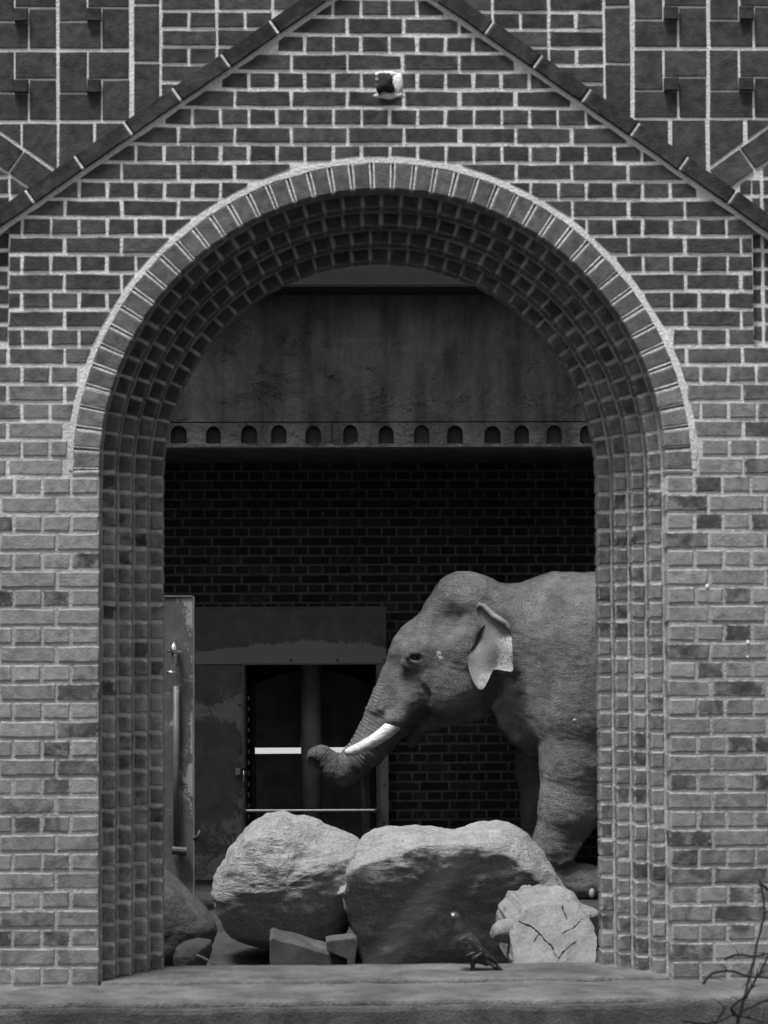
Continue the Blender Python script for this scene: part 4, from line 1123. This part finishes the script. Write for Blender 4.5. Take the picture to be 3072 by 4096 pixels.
# torso
body = [(1040, 130), (1150, 116), (1230, 106), (1300, 86), (1400, 62), (1500, 54), (1650, 50), (1900, 58), (2200, 90), (2480, 170), (2680, 320), (2790, 540), (2780, 820), (2640, 1010), (2350, 1090), (2000, 1090), (1700, 1070), (1500, 1060), (1330, 1075), (1250, 1050), (1180, 985), (1120, 910), (1100, 800), (1080, 500)]
vx.slab([E2(*p) for p in [(1300, 120), (1400, 64), (1500, 55), (1650, 50), (1900, 58), (2200, 90), (2480, 170), (2680, 320), (2790, 540), (2780, 820), (2640, 1010), (2350, 1090), (2000, 1090), (1700, 1070), (1480, 1040), (1330, 900), (1260, 600), (1270, 300)]], YE, .60, .42, .10, .60)
vx.slab([E2(*p) for p in [(960, 110), (1060, 104), (1150, 114), (1230, 107), (1300, 88), (1400, 64), (1560, 120), (1600, 500), (1560, 900), (1420, 1040), (1310, 1068), (1245, 1040), (1180, 985), (1125, 915), (1095, 850), (1040, 790), (980, 600), (940, 300)]], YE, .37, .30, .10, .37)
# skull
vx.slab([E2(*p) for p in [(560, 640), (520, 560), (500, 500), (522, 428), (578, 356), (640, 308), (665, 272), (700, 207), (755, 147), (805, 100), (855, 79), (905, 74), (980, 84), (1060, 106), (1110, 200), (1120, 420), (1090, 640), (1040, 780), (960, 835), (870, 860), (790, 870), (720, 850), (690, 800), (640, 740)]], YE, .33, .24, .06, .33)
vx.slab([E2(*p) for p in [(486, 548), (496, 485), (520, 430), (572, 362), (640, 310), (760, 330), (800, 560), (720, 800), (640, 870), (560, 888), (470, 885), (410, 870), (362, 832), (385, 765), (432, 655)]], YE, .215, .17, .06, .215)
for s in (-1, 1):
    vx.ell(E(905, 150, s*.13), (.20, .16, .13), .08)                       # twin domes
    vx.ell(E(890, 480, s*.24), (.16, .12, .20), .08)                       # temple and cheekbone
    vx.ell(E(800, 700, s*.20), (.17, .13, .17), .09)                       # cheek
    vx.ell(E(640, 480, s*.20), (.10, .075, .065), .06, rot=.3)             # brow
    vx.ell(E(770, 330, s*.30), (.12, .08, .11), .10, 'cut')                # temporal hollow
    vx.chain([(E(640, 640, s*.15), .085), (E(590, 760, s*.16), .09), (E(540, 855, s*.165), .078), (E(512, 868, s*.185), .070)], .04)   # tusk sheath
    e = E(630, 527, s*.262)
    vx.ell(e, (.068, .05, .054), .03)                                      # eyeball mound with lids
    vx.ell((e[0]-.004, e[1]+s*.050, e[2]-.002), (.042, .034, .021), .010, 'cut')
    for rr_, q in ((.068, .011), (.092, .010), (.116, .008)):
        pts = [((e[0]+rr_*1.05*math.cos(a), e[1]+s*(.02-.02*abs(math.cos(a))-(rr_-.06)*.3), e[2]+rr_*.78*math.sin(a)), q) for a in np.linspace(math.pi*1.05, math.pi*1.98, 9)]
        vx.chain(pts, .012)
    pts = [((e[0]+.060*math.cos(a), e[1]+s*.030, e[2]+.042*math.sin(a)), .012) for a in np.linspace(.1, math.pi-.1, 8)]
    vx.chain(pts, .012)
    # crease between trunk base and cheek, mouth corner
    vx.chain([(E(672, 690, s*.285), .016), (E(692, 722, s*.285), .026), (E(688, 780, s*.28), .034), (E(664, 832, s*.26), .036), (E(632, 872, s*.23), .034), (E(590, 899, s*.19), .026)], .022, op='cut')
# trunk
TR = [(575, 560, 95), (560, 660, 118), (528, 770, 128), (478, 870, 124), (428, 955, 112), (372, 1035, 97), (305, 1105, 90), (240, 1150, 84), (186, 1136, 68), (150, 1090, 60), (118, 1066, 55), (84, 1068, 47)]
trp = [(E(x, y), r*K) for x, y, r in TR]; vx.chain(trp, .035, .96)
vx.chain([(E(84, 1068), .058), (E(70, 1090), .05)], .02)
vx.chain([(E(84, 1108, -.05), .024), (E(58, 1106, -.05), .034), (E(40, 1120, -.05), .036)], .01, op='cut')
# jaw and hanging lip
vx.chain([(E(960, 800), .11), (E(840, 830), .09), (E(745, 862), .075), (E(690, 893), .058), (E(655, 930), .048), (E(625, 985), .034), (E(611, 1010), .022)], .05, 1.15)
# neck folds
for s in (-1, 1):
    for pts in ([(1090, 760), (1150, 860), (1230, 960), (1300, 1050)], [(1130, 760), (1200, 850), (1270, 930), (1310, 1000)], [(1060, 800), (1110, 890), (1180, 970), (1260, 1040)]):
        vx.chain([(E(x, y, s*(.27-.05*i)), .024) for i, (x, y) in enumerate(pts)], .07)
    vx.chain([(E(1150, 640, s*.40), .05), (E(1180, 760, s*.41), .05), (E(1240, 860, s*.43), .045)], .07, op='cut')
# forelegs: the near one is lifted, its foot folded back; the far one stands
vx.chain([(E(1460, 480, -.34), .25), (E(1490, 850, -.37), .25)], .22)
vx.chain([(E(1490, 850, -.37), .25), (E(1490, 1090, -.37), .245), (E(1462, 1340, -.36), .218), (E(1385, 1540, -.35), .158), (E(1338, 1650, -.34), .135)], .07)
vx.chain([(E(1330, 1690, -.34), .130), (E(1400, 1738, -.34), .130), (E(1555, 1745, -.34), .140)], .04)
vx.cone(E(1648, 1750, -.34), E(1660, 1752, -.34), .138, .136, .012)
for a in range(5):
    t = a*.16; vx.cone(E(1400+a*13, 1640-a*24, -.34-.15), E(1470+a*14, 1612-a*22, -.34-.14), .010, .010, .02)
vx.chain([(E(1420, 560, .38), .24), (E(1400, 900, .38), .235), (E(1385, 1150, .36), .215), (E(1385, 1400, .34), .185), (E(1380, 1640, .34), .155), (E(1375, 1780, .34), .165), (E(1372, 1830, .34), .185)], .07)
# hind legs and tail
for s, dx in ((-1, 0), (1, 90)):
    vx.chain([(E(2500+dx*.5, 620, s*.32), .32), (E(2480+dx*.6, 950, s*.34), .27), (E(2440+dx, 1200, s*.34), .19), (E(2500+dx, 1480, s*.34), .155), (E(2490+dx, 1740, s*.34), .16), (E(2480+dx, 1830, s*.34), .18)], .09)
vx.chain([(E(2770, 420), .06), (E(2830, 560), .045), (E(2850, 900), .03), (E(2840, 1150), .022)], .05)
# flat soles on the ground
sl, X, Y, Z = vx.win((lo[0], YE-.8, GZ-.1), (hi[0], YE+.8, GZ+.2)); vx.F[sl] = np.maximum(vx.F[sl], (GZ+.002)-Z+0*X+0*Y)
V, Q = vx.mesh(); V = relax(V, Q, 3, .4); Nn = vnormals(V, Q)
# trunk coordinate and skin folds
trs = np.zeros(len(V), np.float32); best = np.full(len(V), 9.0, np.float32); L0 = 0
for (a, ra), (b, rb2) in zip(trp[1:-1], trp[2:]):
    a, b = np.array(a), np.array(b); d = b-a; t = np.clip((V-a)@d/(d@d), 0, 1); dist = np.linalg.norm(V-a-t[:, None]*d, axis=1)-(ra+t*(rb2-ra)); Ls = np.linalg.norm(d)
    m = dist < best; best[m] = dist[m]; trs[m] = L0+t[m]*Ls; L0 += Ls
trs[best > .03] = 0
fl = np.clip(trs/.25, 0, 1)
fold = np.sin(trs*2*np.pi/.031)*.0028*fl
V = V+Nn*fold[:, None]
big = np.array([mn.fractal(Vector((x*5, y*5, z*7)), .8, 2.1, 3)-.9*abs(mn.noise(Vector((x*7+3, y*7, z*24+x*5))))+.35*mn.noise(Vector((x*26, y*26, z*14))) for x, y, z in V.tolist()], np.float32)
V = V+Nn*(big*.006)[:, None]; EV = V
eb = (float(E(1480, 600)[0]), YE, GZ)
ele = thing('elephant', 'grey tusked elephant in profile with its trunk curled up', 'elephant', eb)
me = np_mesh('body', V, Q, M['skin'], eb)
e0, ex_, ey_ = np.array(E2(0, 0)), np.array(E2(1000, 0)), np.array(E2(0, 1000))
Mi = np.linalg.inv(np.stack([(ex_-e0)/1000, (ey_-e0)/1000], 1)); ec = (EV[:, [0, 2]]-e0)@Mi.T
blot = np.ones(len(EV), np.float32)  # skin tone factor, darker and paler in blotches at set points
for x, y, rx, ry, v in ((630, 525, 52, 40, -.3), (573, 600, 22, 70, -.28), (700, 770, 22, 80, -.3), (640, 960, 60, 70, -.5), (330, 1130, 190, 80, -.52), (520, 1010, 70, 60, -.3), (100, 1090, 70, 50, -.4), (1380, 480, 90, 60, -.22), (740, 240, 60, 40, -.2),
                        (1330, 640, 60, 50, -.12), (1460, 1050, 120, 60, -.12), (820, 460, 110, 80, .18), (775, 770, 48, 42, .28), (545, 690, 26, 80, .25), (545, 440, 40, 70, .2), (1290, 390, 80, 60, .18), (690, 430, 50, 50, .12), (1450, 330, 90, 80, .12), (440, 720, 40, 70, .15)):
    blot += v*np.exp(-((ec[:, 0]-x)/rx)**2-((ec[:, 1]-y)/ry)**2)
ap_ = me.attributes.new('blotch', 'FLOAT', 'POINT'); ap_.data.foreach_set('value', blot)
at = me.attributes.new('trunk', 'FLOAT', 'POINT'); at.data.foreach_set('value', trs)
put('body', me, ele, eb)
# ears ------------------------------------------------------------------
earp = [(958, 240), (975, 230), (992, 236), (1040, 285), (1105, 325), (1132, 362), (1139, 410), (1142, 450), (1146, 520), (1148, 560), (1151, 606), (1120, 602), (1092, 597), (1062, 592), (1043, 593), (1030, 622), (1018, 650), (1003, 682), (988, 704), (974, 708), (956, 692), (938, 660), (924, 620), (912, 575), (915, 530), (922, 490), (935, 450), (950, 410), (962, 370), (956, 300)]
M['hollow_shade'] = mat_flat('shade_skin', .035, .8, 0, .5, 40)
def ear(s):
    c = (1015, 450); n = 150; pl = [(x, -y) for x, y in earp]; r = smooth_ring(ray_poly(pl, (c[0], -c[1]), n), 1)
    V, pink = [], []
    rings = 26
    def pt(x, y, back):
        # front edge sits on the head, rear and tip flare outwards; shallow ripples
        a = sstep(915, 1150, x); b = sstep(560, 710, y)
        off = .365+.13*a+.02*b+.014*math.sin(x*.045+y*.012)*a+.010*math.sin(y*.03)*a
        hol = .03*math.exp(-((x-965)/32)**2-((y-425)/55)**2)
        p = E(x, y); return Vector((p[0], YE+s*(off-hol-(.016 if back else 0)), p[2]))
    for back in (False, True):
        for k in range(rings+1):
            t = k/rings if not back else 1-k/rings
            if back and k == 0: continue
            for i in range(n):
                a = 2*math.pi*i/n; x = c[0]+r[i]*t*math.cos(a); y = c[1]-r[i]*t*math.sin(a); V.append(pt(x, y, back))
                pink.append(max(0, min(1, sstep(1000, 1130, x)*sstep(380, 450, y)+.9*sstep(560, 650, y)*sstep(920, 1000, x))))
    F = []
    for q in range(2*rings):
        for i in range(n): F.append((q*n+i, q*n+(i+1) % n, (q+1)*n+(i+1) % n, (q+1)*n+i))
    o = mk('ear', V, F, M['ear'], ele, smooth=True); a = o.data.attributes.new('pink', 'FLOAT', 'POINT'); a.data.foreach_set('value', pink)
    V, F = tube([pt(x, y, False)+Vector((0, s*.006, 0)) for x, y in [(1000, 348), (984, 366), (966, 395), (952, 430), (940, 462), (926, 486)]], [.003, .010, .018, .017, .010, .003], 12)
    mk('ear_shade', V, F, M['hollow_shade'], o, smooth=True)  # dark tube painted as the shade in the ear hollow
    rim = [(958, 262), (972, 238), (992, 246), (1016, 270), (1042, 298), (1075, 320), (1105, 340), (1126, 366), (1132, 392)]
    V, F = tube([pt(x, y, False)+Vector((0, s*.012, 0)) for x, y in rim], [.010, .017, .020, .022, .022, .022, .020, .016, .006], 12)
    q = mk('ear_fold', V, F, M['ear'], o, smooth=True); a = q.data.attributes.new('pink', 'FLOAT', 'POINT'); a.data.foreach_set('value', [.32]*len(V))
for s in (-1, 1): ear(s)
# tusks, eyes, nails, pale marks -----------------------------------------
def spline(pts, m):
    out = []
    P4 = [pts[0]]+pts+[pts[-1]]
    for i in range(len(pts)-1):
        for k in range(m):
            t = k/m; a, b, c, d = P4[i:i+4]
            out.append(tuple(.5*((2*b[j])+(-a[j]+c[j])*t+(2*a[j]-5*b[j]+4*c[j]-d[j])*t*t+(-a[j]+3*b[j]-3*c[j]+d[j])*t**3) for j in range(len(b))))
    return out+[pts[-1]]
for s in (-1, 1):
    c = spline([(560, 845, 34), (508, 900, 41), (455, 945, 38), (395, 985, 35), (330, 1018, 31), (285, 1036, 27), (262, 1043, 22), (250, 1047, 14), (246, 1049, 3)], 5)
    tt = [E(x, y, s*(.185+.02*sstep(550, 400, x))) for x, y, r in c]
    V, F = tube(tt, [r*K for x, y, r in c], 20); mk('tusk', V, F, M['ivory'], ele, smooth=True)
    e = E(628, 528, s*.272); V, F = lump(e, .028, 0, 18, 0, (1.1, .9, .85)); mk('eye', V, F, M['eye'], ele, smooth=True)
def on_skin(x, y):
    px = E(x, y); d = np.abs(EV[:, 0]-px[0])+np.abs(EV[:, 2]-px[2])+np.where(EV[:, 1] > YE, 9, 0); i = np.argmin(d); return Vector(EV[i].tolist()), Vector(Nn[i].tolist())
def splat(x, y, rad, seed, sq=1.0):
    c, nr = on_skin(x, y); c = E(x, y); V, F, m = [], [], 16
    for t in (0.0, .5, 1.0):
        for k in range(m):
            a = 2*math.pi*k/m; r = rad*t*(1+.5*mn.noise(Vector((math.cos(a)*1.5+seed, math.sin(a)*1.5, 0))))
            p, q = on_skin(x+r*math.cos(a)*sq, y+r*math.sin(a)); e = E(x+r*math.cos(a)*sq, y+r*math.sin(a))
            V.append(Vector((e[0], p.y-(.0025 if t < 1 else .0005), e[2])))
    F = [(i*m+k, i*m+(k+1) % m, (i+1)*m+(k+1) % m, (i+1)*m+k) for i in (0, 1) for k in range(m)]
    mk('dried_mud', V, F, M['mud'], ele, smooth=True)
M['mud'] = mat_flat('dried_mud', .48, .9, 0, .4, 60)
splat(752, 505, 15, 1.0); splat(764, 524, 12, 4.0, .8); splat(1466, 857, 8, 2.0); splat(1282, 576, 7, 7.0, .7)
for x, y, r in ((1573, 1792, .036), (1535, 1842, .030), (1500, 1862, .028)):
    p, q = on_skin(x, y); V, F = lump((E(x, y)[0], p.y+.004, E(x, y)[2]), r, x*.1, 16, .1, (.62, .5, 1.15)); mk('toenail', V, F, M['claw'], ele, smooth=True)
for a in (-.9, -.3, .3, .9):
    c = E(1372, 1830, .34); V, F = lump((c[0]-.18*math.cos(a), c[1]+.18*math.sin(a), GZ+.045), .04, a, 14, .1, (.6, .8, 1.0)); mk('toenail', V, F, M['claw'], ele, smooth=True)

# ================================================================== PIGEON
YPG = .26
def G(x, y, dy=0.0):
    p = P(1600+x/2.765, 3600+y/2.765, YPG); return (p.x, YPG+dy, p.z)
KG = .371e-3
a, b = G(520, 800), G(1180, 110)
def sculpt(prims, mat, name, parent, base, h=.0035, it=2):
    xs = [q[0][0] for c in prims for q in c]; ys = [q[0][1] for c in prims for q in c]; zs_ = [q[0][2] for c in prims for q in c]; rm = .07
    v = Vox((min(xs)-rm, min(ys)-rm, min(zs_)-rm), (max(xs)+rm, max(ys)+rm, max(zs_)+rm), h); v.F *= .3
    for c in prims: v.chain(c, .012)
    V, Q = v.mesh(); V = relax(V, Q, it); return put(name, np_mesh(name, V, Q, mat, base), parent, base), V
pg = thing('pigeon', 'dark pigeon standing on the stone sill', 'pigeon', (G(800, 780)[0], YPG, zs))
gb = tuple(WLOC[pg.name])
sculpt([[(G(628, 200), 44*KG), (G(645, 270), 46*KG), (G(672, 350), 74*KG), (G(715, 440), 108*KG), (G(770, 520), 122*KG), (G(830, 590), 104*KG), (G(905, 640), 66*KG), (G(960, 690), 42*KG)],
        [(G(620, 190), 44*KG), (G(612, 178), 42*KG)]], M['belly'], 'body', pg, gb)
sculpt([[(G(622, 195), 47*KG), (G(608, 180), 44*KG)], [(G(600, 176), 22*KG), (G(578, 158), 12*KG), (G(566, 152), 6*KG)]], M['crown'], 'head', pg, gb)
sculpt([[(G(648, 262), 50*KG), (G(676, 345), 79*KG), (G(700, 395), 98*KG)]], M['neck'], 'neck', pg, gb)
V, F = lump(G(586, 164, -.010), .0062, 0, 12, .1); mk('cere', V, F, M['white'], pg, smooth=True)
V, F = lump(G(612, 182, -.0155), .0032, 0, 10, 0); mk('eye', V, F, M['eye'], pg, smooth=True)
# folded wings: long leaf shapes hugging the flanks
def wing(s):
    out = [(640, 420), (690, 385), (760, 400), (850, 450), (925, 520), (990, 590), (1060, 660), (1100, 705), (1060, 700), (985, 665), (930, 640), (860, 650), (780, 640), (705, 600), (650, 530)]
    v = Vox(tuple(np.array(G(620, 740))-np.array((.02, .08, .02))), tuple(np.array(G(1130, 360))+np.array((.02, .08, .02))), .0035); v.F *= .3
    v.slab([(G(x, y)[0], G(x, y)[2]) for x, y in out], YPG+s*.030, .022, .012, .01, .02)
    V, Q = v.mesh(); V = relax(V, Q, 2)
    x = np.clip((V[:, 0]-G(700, 0)[0])/(G(1080, 0)[0]-G(700, 0)[0]), 0, 1); V[:, 1] -= s*x*.022
    return put('wing', np_mesh('wing', V, Q, M['wing'], gb), pg, gb)
for s in (-1, 1):
    wg = wing(s)
    for pts in ([(720, 598), (780, 575), (830, 560)], [(790, 632), (850, 600), (900, 560)], [(650, 440), (680, 405), (720, 392)]):
        V, F = tube([G(x, y, s*(.049-.006*sstep(700, 950, x))) for x, y in pts], [.0012, .003, .0012], 8); mk('wing_bar', V, F, M['rump'], wg, smooth=True)
def flat_tail(name, pts, w0, w1, mat):
    V = []
    for (x, y, th), w in zip(pts, np.linspace(w0, w1, len(pts))):
        for dy, dz in ((-w, 0), (-w*.5, th), (w*.5, th), (w, 0), (w*.5, -th), (-w*.5, -th)): q = G(x, y, dy); V.append((q[0]+dz*.6, q[1], q[2]+dz*.75))
    m = len(pts); F = [(i*6+k, i*6+(k+1) % 6, (i+1)*6+(k+1) % 6, (i+1)*6+k) for i in range(m-1) for k in range(6)]+[tuple(range(6)), tuple(range((m-1)*6, m*6))]
    mk(name, V, F, mat, pg, smooth=False)
flat_tail('tail', [(905, 600, .018), (970, 660, .015), (1030, 712, .012), (1052, 732, .0105)], .026, .030, M['rump'])
flat_tail('tail_band', [(1050, 728, .0115), (1090, 758, .010), (1130, 786, .006)], .0305, .034, M['tailtip'])
for s in (-1, 1):
    x0 = 805+s*14
    V, F = tube([G(x0+10, 640, s*.016), G(x0+4, 700, s*.016), G(x0-2, 730, s*.016), (G(x0-2, 0)[0], YPG+s*.016, zs+.006)], [.014, .010, .0045, .004], 10); lg = mk('leg', V, F, M['belly'], pg, smooth=True)
    ft = G(x0-2, 0)[0]
    for an in (-.5, 0, .5, math.pi):
        L = .026 if an != math.pi else .014
        V, F = tube([(ft, YPG+s*.016, zs+.006), (ft-L*.6*math.cos(an), YPG+s*.016+L*.6*math.sin(an), zs+.0055), (ft-L*math.cos(an), YPG+s*.016+L*math.sin(an), zs+.0025)], [.0035, .003, .0015], 8); mk('toe', V, F, M['rump'], lg, smooth=True)

# ================================================================== BARE BUSH IN FRONT OF THE WALL
YT = -.75
def T(x, y, dy=0): return Vector(P(1536+x*.926, 3096+y*.926, YT+dy))
bush = thing('bare_bush', 'leafless thorny bush at the foot of the wall', 'bush', tuple(T(1535, 1400)))
root = T(1540, 1030)
def stem(name, pts, r0, r1, seed, thorns=0):
    r = random.Random(seed); pts = spline([tuple(p) for p in pts], 5); n = len(pts)
    V, F = tube([Vector(p)+Vector((r.uniform(-1, 1), r.uniform(-1, 1), r.uniform(-1, 1)))*.0015 for p in pts], [r0+(r1-r0)*i/(n-1) for i in range(n)], 8)
    o = mk(name, V, F, M['bark'], bush, smooth=True)
    for k in range(thorns):
        i = r.randrange(2, n-1); p = Vector(pts[i]); L = r.uniform(.02, .07); d = Vector((r.uniform(-1, 1), r.uniform(-.8, .8), r.uniform(-.6, 1))).normalized()*L
        V, F = tube([p, p+d*.5+Vector((0, 0, .004)), p+d], [.0022, .0017, .0008], 6); mk('twig', V, F, M['bark'], o, smooth=True)
B = [((1500, 1600, .05), (1525, 1300, .03), (1530, 1060, 0), (1570, 950, -.02), (1610, 880, -.03), (1670, 770, -.05), (1740, 640, -.06)),
     ((1530, 1040, 0), (1560, 950, .03), (1590, 830, .05), (1615, 720, .06), (1640, 620, .05), (1640, 540, .05), (1625, 475, .04)),
     ((1378, 905, -.05), (1420, 862, -.04), (1500, 852, -.02), (1580, 876, 0), (1670, 885, .02), (1760, 930, .03)),
     ((1470, 800, .06), (1520, 782, .05), (1600, 786, .03), (1670, 775, .02), (1760, 800, .0)),
     ((1290, 1066, -.08), (1400, 1076, -.05), (1480, 1050, -.02), (1535, 1030, 0), (1600, 1000, .03), (1670, 965, .05), (1750, 900, .05)),
     ((1530, 1050, 0), (1500, 1010, -.03), (1560, 960, -.06), (1600, 900, -.08), (1615, 840, -.09)),
     ((1540, 1040, 0), (1600, 1060, -.04), (1680, 1090, -.06)),
     ((1620, 475, .04), (1650, 490, .05), (1700, 540, .06), (1760, 640, .05)),
     ((1400, 1120, .02), (1455, 1040, .02), (1480, 1000, .03))]
for i, b in enumerate(B):
    stem('branch', [T(*q) for q in b], .008 if i == 0 else .0058, .0028, i+1, 7)
